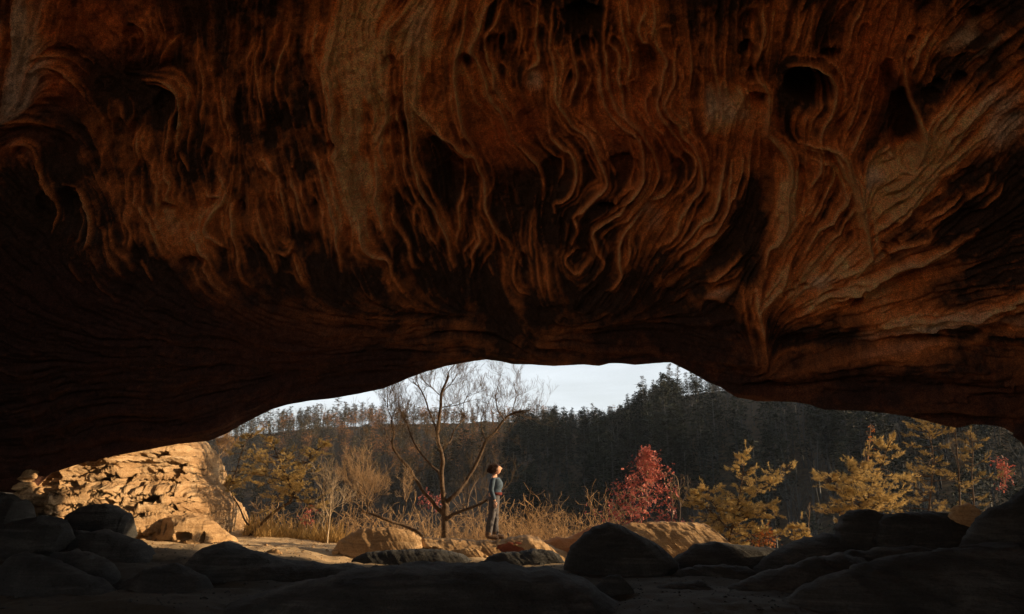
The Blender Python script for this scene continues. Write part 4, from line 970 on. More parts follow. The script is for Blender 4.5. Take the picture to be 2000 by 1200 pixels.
# --- leafy crowns
def needles(Pn, Dn, rng, n=12, L=.055, w=.0035, spread=.75):
    K = len(Pn); P = np.repeat(Pn, n, 0); D = np.repeat(Dn, n, 0); D /= np.linalg.norm(D, axis=1, keepdims=True) + 1e-9
    a = rng.normal(0, 1, (K * n, 3)); d = D + spread * a; d /= np.linalg.norm(d, axis=1, keepdims=True)
    P = P + D * rng.uniform(-.5, .5, (K * n, 1)) * L * 1.4
    s = np.cross(d, rng.normal(0, 1, (K * n, 3))); s /= np.linalg.norm(s, axis=1, keepdims=True) + 1e-9
    l = L * rng.uniform(.7, 1.25, (K * n, 1))
    v = np.stack([P - s * w, P + s * w, P + d * l], 1).reshape(-1, 3)
    return v, np.arange(len(v)).reshape(-1, 3)
def pine(label, stems, Y, seed, nb=34, bl=.9, mat=M_NEEDLE, bark=M_BARK, name='pine_tree', tuft=.055, env=None, extra=(), dens=1., nd=11, droop=-.05, group=None):
    rng = rs(seed); m = Y / F; P0 = V(*stems[0][0][0], Y); e = empty(name, P0, label, 'pine tree', group); off = np.array(P0)
    arrs = []; S = Segs(); TP, TD = [], []
    def branch(p, d, L, r, lev):
        n = max(4, int(L / .09)); st = L / n; d = d / np.linalg.norm(d); r0 = r
        for i in range(n):
            d = d + rng.normal(0, .13, 3); d[2] += droop if i < n * .5 else .10; d /= np.linalg.norm(d); q_ = p + d * st
            r1 = max(r * (1 - .8 * (i + 1) / n), .002); S.add(p, q_, r0, r1); p = q_; r0 = r1; f = (i + 1) / n
            if lev > 0 and f > .25 and rng.rand() < .85:
                for sg in ((1,) if rng.rand() < .4 else (1, -1)):
                    a = np.cross(d, [0, 0, 1]) * sg * rng.uniform(.6, 1.2) + d * .9 + np.array([0, 0, rng.uniform(-.05, .35)])
                    branch(p, a, L * (.42 - .16 * f) * rng.uniform(.7, 1.3), r1 * .6, lev - 1)
            if (lev == 0 and f > .3) or f > .7:
                for _ in range(1 if dens < 1 and rng.rand() < dens else int(dens)):
                    TP.append(p + rng.normal(0, .018, 3)); TD.append(d + np.array([0, 0, .25]))
        TP.append(p); TD.append(d); TP.append(p + d * .03); TD.append(d)
    for k, (pts_, r0, r1, fr) in enumerate(stems):
        Q, arr = limb_tube(limb3(pts_, Y, rng, .25 if k else .1), r0 * m, r1 * m, 7, seed + k); arrs.append(arr)
        cnt = int(nb * fr)
        for i in range(cnt):
            f = (i + rng.rand()) / cnt; kk = min(int((.12 + .86 * f) * len(Q)), len(Q) - 2)
            az = rng.uniform(0, 2 * math.pi); L = bl * (env(f) if env else (1.05 - .75 * f)) * rng.uniform(.35, 1.3)
            branch(Q[kk], np.array([math.cos(az), math.sin(az), rng.uniform(-.15, .35) + .35 * f]), L * (1.25 if rng.rand() < .3 else .85), r1 * m * 1.2 + .004, 1)
        branch(Q[-1], Q[-1] - Q[-3], .25, r1 * m, 0)
    for (pts_, r0) in extra:
        P = limb3(pts_, Y, rng, .3); Q = smooth_path(P, 14); S.path(Q, np.linspace(r0 * m, .004, 14))
        for i in range(3, 14):
            for _ in range(2):
                a = rng.normal(0, 1, 3); a[2] = abs(a[2]) * .5; branch(Q[i], a, .26 * rng.uniform(.5, 1.2), .004, 0)
    v, q_ = arrs[0] if len(arrs) == 1 else join_arrays(arrs)
    put('trunk', mesh_np('trunk', v - off, q_, mats=[bark]), e)
    v, q_ = S.arrays(3); put('branches', mesh_np('branches', v - off, q_, mats=[bark]), e)
    v, t_ = needles(np.array(TP), np.array(TD), rng, nd, tuft, .0042)
    put('crown', mesh_np('crown', v - off, None, t_, mats=[mat], smooth=False), e)
    return e
pine('big golden-green pine with a curved leaning trunk right of the outcrop', [([(484,1052),(495,1040),(507,1028),(528,1006),(550,991),(568,980),(571,968)], 3.6, 2.2, 0.), ([(571,969),(566,945),(553,915),(540,887),(528,850)], 2.0, .7, 1.1),
     ([(571,969),(590,935),(600,907),(615,883),(640,866)], 1.9, .7, 1.1), ([(571,969),(585,975),(605,985),(625,1000)], 1.2, .6, .6), ([(560,940),(545,938),(520,930),(500,925)], 1.0, .5, .5)], 18.5, 51, 30, .70, droop=-.06, dens=1.)
pine('slender pine leaning right between the outcrop and the big golden pine', [([(440,975),(450,945),(461,922),(472,885),(482,862),(492,848)], 1.5, .7, 1.)], 19.2, 52, 20, .55, mat=M_NEEDLE, dens=1.)
pine('low spreading pine bush below the slender leaning pine', [([(430,990),(436,970),(446,952),(452,935)], 1.0, .5, 1.)], 19.6, 53, 26, .6, mat=M_NEEDLE2, name='pine_bush')
pine('full golden pine with one long arm reaching right beside the tan slab', [([(1418,1080),(1428,1040),(1438,1000),(1448,950),(1452,915),(1456,884)], 2.6, .7, 1.15), ([(1436,1005),(1462,975),(1490,952),(1515,940)], 1.2, .5, .6), ([(1432,1030),(1395,985),(1378,955)], 1.2, .5, .6), ([(1425,1060),(1400,1045),(1372,1040)], 1.1, .5, .5), ([(1428,1040),(1400,1010),(1372,985),(1352,965)], 1.4, .6, .8), ([(1430,1030),(1460,1010),(1490,1000),(1505,985)], 1.3, .6, .8), ([(1420,1060),(1450,1050),(1480,1045),(1500,1050)], 1.1, .5, .5)],
     17.5, 54, 34, .86, extra=[([(1446,960),(1470,945),(1500,930),(1525,920),(1549,914)], 1.0)], env=lambda f: .72 - .42 * f, dens=1.)
pine('little golden pine seedling in the gap right of the full pine', [([(1548,1070),(1552,1050),(1556,1036),(1560,1024)], .8, .4, 1.)], 16.4, 55, 12, .34, name='pine_seedling')
pine('bushy golden pine behind the blocky boulder on the right', [([(1690,1040),(1692,1000),(1700,960),(1716,920),(1730,885),(1736,868)], 2.4, .7, .9), ([(1696,980),(1660,950),(1635,940),(1612,945)], 1.2, .5, .5), ([(1698,970),(1680,920),(1670,905)], 1.0, .5, .5), ([(1692,1010),(1655,1005),(1630,1000)], 1.0, .5, .5), ([(1692,1000),(1670,980),(1650,965),(1625,950)], 1.3, .6, .7), ([(1694,990),(1680,950),(1668,930),(1655,915)], 1.1, .5, .6), ([(1695,1000),(1715,985),(1735,975)], 1.1, .5, .5)],
     17.0, 56, 28, .76, mat=M_NEEDLE, dens=1.)
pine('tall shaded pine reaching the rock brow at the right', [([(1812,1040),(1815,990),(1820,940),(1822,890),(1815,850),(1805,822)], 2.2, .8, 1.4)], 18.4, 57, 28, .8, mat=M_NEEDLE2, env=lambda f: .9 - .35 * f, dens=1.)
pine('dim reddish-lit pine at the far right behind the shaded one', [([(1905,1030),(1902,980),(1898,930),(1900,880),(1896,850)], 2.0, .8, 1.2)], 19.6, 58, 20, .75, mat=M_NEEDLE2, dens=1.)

def leaves(Pn, rng, size=.06, per=1, out_=None, leng=1.5):
    K = len(Pn); d = rng.normal(0, 1, (K, 3)) + (out_ if out_ is not None else 0); d[:, 2] -= .35; d /= np.linalg.norm(d, axis=1, keepdims=True)
    s = np.cross(d, rng.normal(0, 1, (K, 3))); s /= np.linalg.norm(s, axis=1, keepdims=True); nrm_ = np.cross(s, d)
    sz = size * rng.uniform(.6, 1.3, (K, 1))
    # folded, lobed leaf: spine of four points with lobes either side
    sp = [Pn, Pn + d * sz * .5 * leng, Pn + d * sz * leng]
    a = Pn + d * sz * .32 * leng + s * sz * .5 + nrm_ * sz * .15; a2 = Pn + d * sz * .75 * leng + s * sz * .42 + nrm_ * sz * .1
    b_ = Pn + d * sz * .32 * leng - s * sz * .5 + nrm_ * sz * .15; b2 = Pn + d * sz * .75 * leng - s * sz * .42 + nrm_ * sz * .1
    v = np.stack([sp[0], sp[1], sp[2], a, a2, b_, b2], 1)
    t_ = np.array([(0, 1, 3), (1, 2, 4), (0, 5, 1), (1, 6, 2)])
    return v.reshape(-1, 3), (t_[None] + np.arange(K)[:, None, None] * 7).reshape(-1, 3)
def leafy(label, trunk, Y, seed, env, nb, leafmat, nl=6, size=.055, name='red_sapling', cat='sapling', lift=.15):
    rng = rs(seed); m = Y / F; P0 = V(*trunk[0], Y); e = empty(name, P0, label, cat); off = np.array(P0); S = Segs()
    Q, arr = limb_tube(limb3(trunk, Y, rng, .05), 1.3 * m, .35 * m, 6, seed); pts_ = []
    for i in range(nb):
        f = ((i + rng.rand()) / nb); kk = min(int((.04 + .92 * f) * len(Q)), len(Q) - 2); az = rng.uniform(0, 2 * math.pi); L = env(f) * m * rng.uniform(.6, 1.1)
        d = np.array([math.cos(az), math.sin(az), lift + .5 * f]); ends = []
        n = 5; p = Q[kk]; dd = d / np.linalg.norm(d)
        for j in range(n):
            dd = dd + rng.normal(0, .15, 3); dd /= np.linalg.norm(dd); q_ = p + dd * L / n; S.add(p, q_, .006 * (1 - j / 6), .006 * (1 - (j + 1) / 6)); p = q_
            if j >= 1:
                for _ in range(nl):
                    tw = rng.normal(0, 1, 3) * .07; pts_.append(p + tw); 
                S.add(p, p + tw, .003, .0015)
    v, q_ = arr; put('trunk', mesh_np('trunk', v - off, q_, mats=[M_TWIG]), e)
    v, q_ = S.arrays(3); put('branches', mesh_np('branches', v - off, q_, mats=[M_TWIG]), e)
    v, t_ = leaves(np.array(pts_), rng, size); put('crown', mesh_np('crown', v - off, None, t_, mats=[leafmat], smooth=False), e)
leafy('loose pink-red oak sapling on the tan slab, wide at its foot', [(1264,1040),(1262,1005),(1262,970),(1264,935),(1263,905),(1262,880)], 16.8, 71, lambda f: 118 * (1 - f) ** 1.2 * (.75 + .5 * abs(math.sin(f * 17))) + 6, 84, M_REDLEAF, 5, .055, lift=-.02)
leafy('small dull red shrub at the far right edge under the brow', [(1962,950),(1960,930),(1958,912),(1960,902)], 15.5, 72, lambda f: 11, 8, M_REDLEAF, 4, .045, 'red_shrub', 'shrub')
leafy('small pink-red leaf clump inside the golden pine thicket', [(604,1020),(604,1008),(606,998)], 17.6, 73, lambda f: 14, 6, M_REDLEAF, 4, .045, 'red_shrub', 'shrub')
leafy('low orange-brown leafy shrub at the foot of the full golden pine', [(1490,1075),(1492,1060),(1496,1045)], 17.0, 74, lambda f: 24, 10, M_ORANGELEAF, 4, .045, 'orange_shrub', 'shrub')
leafy('thin stem ending in a few orange leaves high against the dark hill', [(1694,905),(1697,880),(1699,855),(1701,828)], 17.3, 75, lambda f: (7 if f > .8 else .5), 7, M_ORANGELEAF, 1, .05, 'orange_sapling', 'sapling')
leafy('low reddish bush in the valley seen behind the bare tree limbs', [(842,1000),(846,985),(850,970)], 30.0, 76, lambda f: 30, 14, M_REDLEAF, 3, .07, 'red_shrub', 'shrub')

# --- bare shrubs behind the ledge: each its own plant
shr_v = []
for k in range(5):
    rng = rs(200 + k); S = Segs()
    for i in range(5):
        a = rng.uniform(0, 6.28); grow(S, (rng.normal(0, .05), rng.normal(0, .05), 0), (math.cos(a) * .8, math.sin(a) * .8, 1), rng.uniform(.6, .95), .017, rng, 3, .10, 1.15, 3, .30, None, .64, 4)
    shr_v.append(S.mesh('bare_shrub', M_SHRUB, 3))
rng = rs(77); spots = []
for px_ in np.linspace(690, 1145, 15): spots.append((px_ + rng.uniform(-9, 9), rng.uniform(18.8, 20.2), 0))
for px_ in np.linspace(700, 1150, 22): spots.append((px_ + rng.uniform(-12, 12), rng.uniform(20.4, 23), 1))
for px_ in (1010, 1045, 1080, 1115, 560, 600, 655, 500, 530): spots.append((px_, rng.uniform(19.3, 21), 2))
WHERE = ['left of the low leaning tree', 'beside the low leaning tree', 'under the bare tree left limbs', 'below the bare tree', 'just left of the woman', 'behind the woman', 'just right of the woman', 'in the gap right of the woman', 'left of the dark boulder']
seen = {}
for i, (px_, Yd, row) in enumerate(spots):
    x = (px_ - 1000) / F * Yd; top = {0: 1008, 1: 984, 2: 990}[row] + rng.uniform(-16, 22) - (14 if 990 < px_ < 1100 else 0)
    zt = V(px_, top, Yd)[2]; zb = float(land_h(np.array([x]), np.array([Yd]))[0]) - .05
    s = max((zt - zb) / 1.55, .45)
    o = put('bare_shrub', shr_v[i % 5], None, (x * 1.0, Yd, zb)); o.scale = (s * .9, s * .9, s); o.rotation_euler = (rng.normal(0, .08), rng.normal(0, .08), rng.uniform(0, 6.28))
    o['group'] = 'bare twiggy shrubs growing behind the ledge'; o['category'] = 'shrub'
    o['label'] = ['leafless tan shrub in the front row behind the ledge', 'leafless tan shrub in the second row behind the ledge', 'leafless tan shrub standing apart behind the pines and ledge'][row]

def tile(mesh_arr, pos, scl, rot, kind='q'):
    v, f = mesh_arr; n = len(pos); c, s = np.cos(rot), np.sin(rot)
    X = v[:, 0][None] * c[:, None] - v[:, 1][None] * s[:, None]; Y = v[:, 0][None] * s[:, None] + v[:, 1][None] * c[:, None]; Z = np.broadcast_to(v[:, 2][None], X.shape)
    A = np.stack([X * scl[:, None], Y * scl[:, None], Z * scl[:, None]], -1) + pos[:, None]
    return A.reshape(-1, 3), (f[None] + (np.arange(n) * len(v))[:, None, None]).reshape(-1, f.shape[1])
# valley brush: an uncountable haze of bare twigs
def brush_arr(seed, k=9, h=2.6):
    rng = rs(seed); S = Segs()
    for i in range(k):
        a = rng.uniform(0, 6.28); r = rng.uniform(0, .9); grow(S, (r * math.cos(a), r * math.sin(a), 0), (math.cos(a) * .3, math.sin(a) * .3, 1), rng.uniform(.5, .9) * h * .42, .020, rng, 2, .25, .9, 3, .22, None, .62, 3)
    return S.arrays(3)
vs, qs = [], []
rng = rs(88)
for k in range(4):
    n = 42; Yd = 36 + 70 * rng.rand(n) ** 1.2; pxs = rng.uniform(440, 1130, n); x = (pxs - 1000) / F * Yd
    g_z = land_h(x, Yd); tp = V(0, 0, 1)[2] * 0 + W(pxs, np.interp(Yd, [36, 106], [1010, 935]) + rng.uniform(-14, 26, n) + np.interp(pxs, [900, 1130], [0, 50]), Yd)[:, 2]
    pos = np.stack([x, Yd, g_z], -1); vs.append(tile(brush_arr(300 + k), pos, np.clip((tp - g_z) / 2.2, .8, 9), rng.uniform(0, 6.28, n)))
v, q_ = join_arrays(vs); put('valley_brush', mesh_np('valley_brush', v, q_, mats=[M_SHRUB]), kind='stuff', label='brown leafless brush filling the valley below the ledge', category='brush')
# dry grass and weeds along the lit sand
n = 9000; rng = rs(89); px_ = rng.uniform(445, 690, n); Yd = rng.uniform(17.9, 19.3, n); x = (px_ - 1000) / F * Yd
cl = vn(np.stack([x * 1.6, Yd * 1.6, x * 0], -1), 5) > .02 + .3 * rng.rand(n); x, Yd = x[cl], Yd[cl]; n = len(x)
zb = np.where(Yd < 19.5, floor_h(x, Yd), land_h(x, Yd)) - .02; p = np.stack([x, Yd, zb], -1)
h = rng.uniform(.08, .30, (n, 1)) * (1 + 1.2 * (rng.rand(n, 1) > .85)); d = rng.normal(0, .32, (n, 3)); d[:, 2] = 1; s = rng.normal(0, 1, (n, 3)); s[:, 2] = 0; s /= np.linalg.norm(s, axis=1, keepdims=True); w_ = .005
v = np.stack([p - s * w_, p + s * w_, p + d * h * .55 + s * w_ * .7, p + d * h + np.array([0.03, 0, 0]) * rng.normal(0, 1, (n, 1))], 1).reshape(-1, 3); b4 = np.arange(n)[:, None] * 4
t_ = np.concatenate([b4 + [[0, 1, 2]], b4 + [[0, 2, 3]]]); put('dry_grass', mesh_np('dry_grass', v, None, t_, mats=[M_GRASS], smooth=False), kind='stuff', label='dry golden grass along the edge of the lit sand', category='grass')
# thicket of thin stems and golden undergrowth under the pines
vs = []
n = 60; px_ = rng.uniform(440, 690, n); Yd = rng.uniform(18.8, 23, n); x = (px_ - 1000) / F * Yd
vs = tile(brush_arr(321, 14, 1.6), np.stack([x, Yd, land_h(x, Yd)], -1), rng.uniform(.8, 1.3, n), rng.uniform(0, 6, n))
put('undergrowth', mesh_np('undergrowth', vs[0], vs[1], mats=[M_GRASS]), kind='stuff', label='tangled golden stems under the pines', category='undergrowth')

# ------------------------------------------------------------------ forest on the ridges
def clump_tris(C, rad, rng, n=16, s=.33):
    K = len(C); P = np.repeat(C, n, 0) + rng.normal(0, 1, (K * n, 3)) * np.repeat(rad, n)[:, None] * np.array([.55, .55, .30]); a = rng.normal(0, 1, (K * n, 3)); b_ = rng.normal(0, 1, (K * n, 3))
    a[:, 2] *= .5; b_[:, 2] *= .5
    return np.stack([P, P + a * s, P + b_ * s], 1).reshape(-1, 3), np.arange(K * n * 3).reshape(-1, 3)
def pine_far(seed, h=11., fine=1):
    rng = rs(seed); S = Segs(); S.path(np.array([(0, 0, 0), (.1, 0, h * .5), (.0, .1, h)]), [.16, .11, .03]); C, Rr = [], []
    n = int(30 * fine)
    for i in range(n):
        f = .32 + .66 * (i + rng.rand()) / n; L = (2.0 * (1 - f) ** .6 + .35) * rng.uniform(.5, 1.25) * h / 11; a = rng.uniform(0, 6.28); z = f * h
        e_ = np.array([math.cos(a) * L, math.sin(a) * L, z + rng.uniform(-.1, .4)]); S.add((0, 0, z), e_, .04, .02); C += [e_ * np.array([.95, .95, 1]), e_ * np.array([.6, .6, 1])]; Rr += [.55, .5]
    C.append(np.array([0, 0, h])); Rr.append(.3)
    return S.arrays(3), clump_tris(np.array(C), np.array(Rr), rng, 9, .27)
def bare_far(seed, h=10., leaf=False):
    rng = rs(seed); S = Segs(); ends = []; P = np.array([(0, 0, 0), (rng.normal(0, .2), rng.normal(0, .2), h * .45), (rng.normal(0, .4), rng.normal(0, .4), h * .8)]); S.path(P, [.13, .10, .05])
    Q = smooth_path(P, 12)
    for i in range(13):
        k = 5 + int(rng.rand() * 6.9); a = rng.uniform(0, 6.28); grow(S, Q[k], (math.cos(a) * .8, math.sin(a) * .8, 1.), h * .22 * rng.uniform(.6, 1.2), .035, rng, 1, .4, .6, 3, .15, ends, .6, 3)
    C = np.array([e_[0] for e_ in ends]); return S.arrays(3), (clump_tris(C, np.full(len(C), .5), rng, 7, .22) if leaf else None)
FP = [pine_far(400 + k, 11 + k % 3) for k in range(4)]; FB = [bare_far(420 + k, 10 + k % 2) for k in range(4)]; FO = [bare_far(430 + k, 9, True) for k in range(3)]
def proto(kind, k):
    w_, l_ = {'pine': FP, 'bare': FB, 'brown': FO}[kind][k]
    a = mesh_np('trunk', *w_, mats=[M_FBARE if kind != 'pine' else M_BARK]); b_ = None
    if l_ is not None: b_ = mesh_np('crown', l_[0], None, l_[1], mats=[M_FPINE if kind == 'pine' else M_FORANGE], smooth=False)
    return a, b_
PR = {('pine', k): proto('pine', k) for k in range(4)}; PR.update({('bare', k): proto('bare', k) for k in range(4)}); PR.update({('brown', k): proto('brown', k) for k in range(3)})
KL = {'pine': ('far_pine_tree', 'dark pine silhouetted in the row along the {} crest', 'pine tree'), 'bare': ('far_bare_tree', 'leafless thin-trunked tree in the row along the {} crest', 'tree'), 'brown': ('far_brown_tree', 'brown-leaved tree in the row along the {} crest', 'tree')}
def far_tree(kind, k, x, y, s, crest, label=None, group=True, z=None):
    z = float(land_h(np.array([x]), np.array([y]))[0]) - .3 if z is None else z
    nm, lab, cat = KL[kind]; e = empty(nm, (x, y, z), label or lab.format(crest), cat, f'{cat}s along the {crest} crest' if group else None)
    rr = rs(int(abs(x * 13 + y * 7)) % 9999); e.scale = (s * rr.uniform(.8, 1.2), s * rr.uniform(.8, 1.2), s); e.rotation_euler = (rr.normal(0, .03), rr.normal(0, .03), rr.uniform(0, 6.28))
    a, b_ = PR[(kind, k)]; put('trunk', a, e)
    if b_: put('crown', b_, e)
rng = rs(91)
def along(L, f):
    d = np.r_[0, np.cumsum(np.hypot(*np.diff(L[:, :2], axis=0).T))]; t_ = f * d[-1]; return np.array([np.interp(t_, d, L[:, 0]), np.interp(t_, d, L[:, 1])])
SKX = [380, 450, 600, 700, 850, 1050, 1110, 1180, 1205, 1230, 1250, 1275, 1300, 1340, 1400, 2100]; SKY = [835, 806, 790, 780, 788, 790, 795, 792, 790, 776, 752, 752, 724, 734, 700, 700]
for px_ in np.arange(470, 1290, 6.5):
    pxx = px_ + rng.uniform(-4, 4); Yd = np.interp(pxx, [150, 300, 430, 650, 800, 950, 1050, 1120, 1200, 1260, 1500], [330, 310, 300, 290, 292, 300, 310, 325, 335, 345, 380]) + rng.uniform(-5, 5); x = (pxx - 1000) / F * Yd
    if pxx < 720: kind = rng.choice(['pine', 'pine', 'bare'])
    elif pxx < 1060: kind = rng.choice(['bare', 'brown', 'pine', 'brown'])
    elif pxx < 1150: kind = rng.choice(['brown', 'bare', 'bare'])
    else: kind = rng.choice(['bare', 'bare', 'bare', 'pine'])
    zb = float(land_h(np.array([x]), np.array([Yd]))[0]) - .3; far_tree(kind, rng.randint(3), x, Yd, min(rng.uniform(.75, 1.12), max((V(pxx, np.interp(pxx, SKX, SKY) - 4 + rng.uniform(-4, 14), Yd)[2] - zb) / 11.8, .25)), 'far ridge')
for (pxx, Yd, top, kind, lab) in [(1258, 172, 742, 'pine', 'broad dark pine on the near ridge, left of the tallest pair'), (1240, 178, 768, 'bare', None), (1275, 168, 748, 'pine', None), (1225, 180, 772, 'pine', None), (1205, 186, 783, 'brown', None),
     (1313, 150, 708, 'pine', 'tallest dark pine on the near ridge touching the rock brow'), (1325, 152, 722, 'pine', 'second tallest dark pine close beside the tallest on the near ridge'), (1292, 158, 738, 'pine', None), (1345, 150, 730, 'pine', None), (1362, 150, 738, 'pine', None), (1380, 150, 738, 'bare', None),
     (1190, 190, 800, 'pine', None), (1172, 192, 806, 'bare', None), (1212, 184, 780, 'bare', None), (1305, 160, 745, 'bare', None), (1335, 155, 735, 'bare', None), (1265, 174, 752, 'bare', None), (1400, 152, 745, 'pine', None), (1425, 150, 750, 'bare', None)]:
    x = (pxx - 1000) / F * Yd; zb = float(land_h(np.array([x]), np.array([Yd]))[0]) - .3; zt = V(pxx, top, Yd)[2]
    far_tree(kind, rng.randint(3), x, Yd, max((zt - zb) / 11.5, .3), 'near ridge', lab, lab is None)
# the wooded slopes themselves
vt, vq = [], []
def scatter(kind, arrs, n, f, seed):
    rng = rs(seed)
    Yd = 0; P = []
    while len(P) < n:
        pxx, Yd = f(rng); x = (pxx - 1000) / F * Yd
        P.append((x, Yd))
    P = np.array(P); z = land_h(P[:, 0], P[:, 1]) - .3; P = np.c_[P, z]; per = np.array_split(np.arange(n), len(arrs)); w1, l1 = [], []
    for idx, (w_, l_) in zip(per, arrs):
        sc = rng.uniform(.65, 1.15, len(idx)); xx_, yy_, zz_ = P[idx].T; pp_ = 1000 + xx_ / yy_ * F
        lim = (W(pp_, np.interp(pp_, SKX, SKY) + rng.uniform(2, 22, len(idx)), yy_)[:, 2] - zz_) / 12.5; sc = np.clip(np.minimum(sc, lim), .12, 2); ro = rng.uniform(0, 6.28, len(idx)); w1.append(tile(w_, P[idx], sc, ro))
        if l_ is not None: l1.append(tile(l_, P[idx], sc, ro))
    return w1, l1
wl, wq = scatter('pine', FP, 620, lambda r: (r.uniform(380, 1300), 150 + 150 * r.rand() ** .8), 501)
w2, l2 = scatter('brown', FO, 260, lambda r: (r.uniform(520, 1200), r.uniform(215, 300)), 502)
w3, _ = scatter('bare', FB, 420, lambda r: (r.uniform(420, 1250), r.uniform(60, 300)), 503)
v, q_ = join_arrays(wl + w2 + w3); put('far_forest_trunks', mesh_np('far_forest_trunks', v, q_, mats=[M_FBARE]), kind='stuff', label='bare wood of the forest covering the far slope', category='forest')
v, q_ = join_arrays(wq); put('far_forest_evergreens', mesh_np('far_forest_evergreens', v, None, q_, mats=[M_FPINE], smooth=False), kind='stuff', label='evergreen forest covering the far slope', category='forest')
v, q_ = join_arrays(l2); put('far_forest_brown', mesh_np('far_forest_brown', v, None, q_, mats=[M_FORANGE], smooth=False), kind='stuff', label='brown-leaved trees within the far slope forest', category='forest')
w1, l1 = scatter('pine', FP, 300, lambda r: (r.uniform(1130, 2050), r.uniform(90, 165)), 504)
w4, l4 = scatter('pine', FP, 260, lambda r: (r.uniform(990, 1330), r.uniform(95, 190)), 506); w1 += w4; l1 += l4
w5, l5 = scatter('pine', FP, 130, lambda r: (r.uniform(1380, 2120), r.uniform(52, 105)), 507); w1 += w5; l1 += l5
w3, _ = scatter('bare', FB, 420, lambda r: (r.uniform(1150, 2050), r.uniform(50, 150)), 505)
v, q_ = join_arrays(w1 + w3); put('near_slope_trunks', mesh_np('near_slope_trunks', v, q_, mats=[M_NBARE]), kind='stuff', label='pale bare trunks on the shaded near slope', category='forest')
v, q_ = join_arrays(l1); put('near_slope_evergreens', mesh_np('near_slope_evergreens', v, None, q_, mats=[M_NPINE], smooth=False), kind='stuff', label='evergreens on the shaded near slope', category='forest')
# ------------------------------------------------------------------ the woman on the ledge
def skin_mesh(name, chains, mats, sub=2):
    """chains: list of [(co, radius or (rx,ry)), ...]; a chain may start at an existing vertex via ('@', key)"""
    me = bpy.data.meshes.new(name); vs, es, rad, keys = [], [], [], {}
    for ch in chains:
        prev = None
        for it_ in ch:
            if it_[0] == '@': prev = keys[it_[1]]; continue
            co_, r_ = it_[0], it_[1]; vs.append(co_); rad.append(r_ if isinstance(r_, tuple) else (r_, r_)); i = len(vs) - 1
            if len(it_) > 2: keys[it_[2]] = i
            if prev is not None: es.append((prev, i))
            prev = i
    me.from_pydata(vs, es, []); o = bpy.data.objects.new(name, me); COL.objects.link(o)
    md = o.modifiers.new('s', 'SKIN'); md.use_smooth_shade = True; md.branch_smoothing = .6
    for i, r_ in enumerate(rad): me.skin_vertices[0].data[i].radius = r_; me.skin_vertices[0].data[i].use_root = (i == 0)
    sb = o.modifiers.new('u', 'SUBSURF'); sb.levels = sub
    dg = bpy.context.evaluated_depsgraph_get(); m2 = bpy.data.meshes.new_from_object(o.evaluated_get(dg)); bpy.data.objects.remove(o); m2.name = name
    m2.materials.clear()
    for k in mats: m2.materials.append(k)
    for p in m2.polygons: p.use_smooth = True
    return m2
M_SKIN = mat_simple('skin', (.50, .28, .19), (.58, .34, .24), 20, 0, .55)
M_SHIRT = mat_simple('blue_jersey', (.045, .072, .105), (.075, .11, .15), 30, .004, .85)
M_PANTS = mat_simple('grey_trousers', (.06, .057, .062), (.11, .105, .11), 25, .006, .9)
M_HAIR = mat_simple('dark_brown_hair', (.022, .012, .009), (.06, .028, .017), 40, .003, .5)
M_BOOT = mat_simple('brown_boot', (.10, .06, .04), (.20, .13, .08), 30, .004, .7)
M_SASH = mat_simple('maroon_sash', (.09, .02, .018), (.14, .03, .025), 30, .004, .85)
M_EYE = mat_simple('eye_dark', (.02, .015, .01), (.03, .02, .015), 20, 0, .3)
foot = V(964, 1053, 15.95)
wo = empty('person', foot, 'woman in blue top and grey trousers facing right with face lifted to the sun', 'person')
# local frame: +x is the way she faces (photo right), -y is towards the camera
HD = np.array([.045, 0, 1.50])
body = skin_mesh('body', [
    [((-.005, 0, .90), (.125, .15), 'pel'), ((-.01, 0, 1.02), (.10, .125), 'waist'), ((.03, 0, 1.18), (.11, .14), 'chest'), ((.01, 0, 1.29), (.085, .13), 'sh'), ((.012, 0, 1.37), .052, 'nk'), ((.025, 0, 1.43), .048)],
    [('@', 'sh'), ((-.012, -.155, 1.31), .052), ((-.05, -.20, 1.06), .042), ((.01, -.205, .84), .030), ((.03, -.20, .80), .024, 'handn')],
    [('@', 'sh'), ((-.012, .155, 1.31), .052), ((-.07, .20, 1.06), .042), ((-.03, .205, .84), .030), ((-.01, .20, .80), .024)],
    [('@', 'pel'), ((-.02, -.085, .84), .095), ((-.03, -.09, .48), .060), ((-.075, -.09, .26), .052), ((-.09, -.09, .08), .040), ((-.01, -.10, .035), (.035, .032)), ((.05, -.10, .035), (.026, .022))],
    [('@', 'pel'), ((.01, .085, .84), .095), ((.03, .09, .48), .060), ((.025, .09, .26), .052), ((.03, .09, .08), .040), ((.11, .09, .035), (.035, .032)), ((.17, .09, .035), (.026, .022))],
], [M_SKIN], 2)
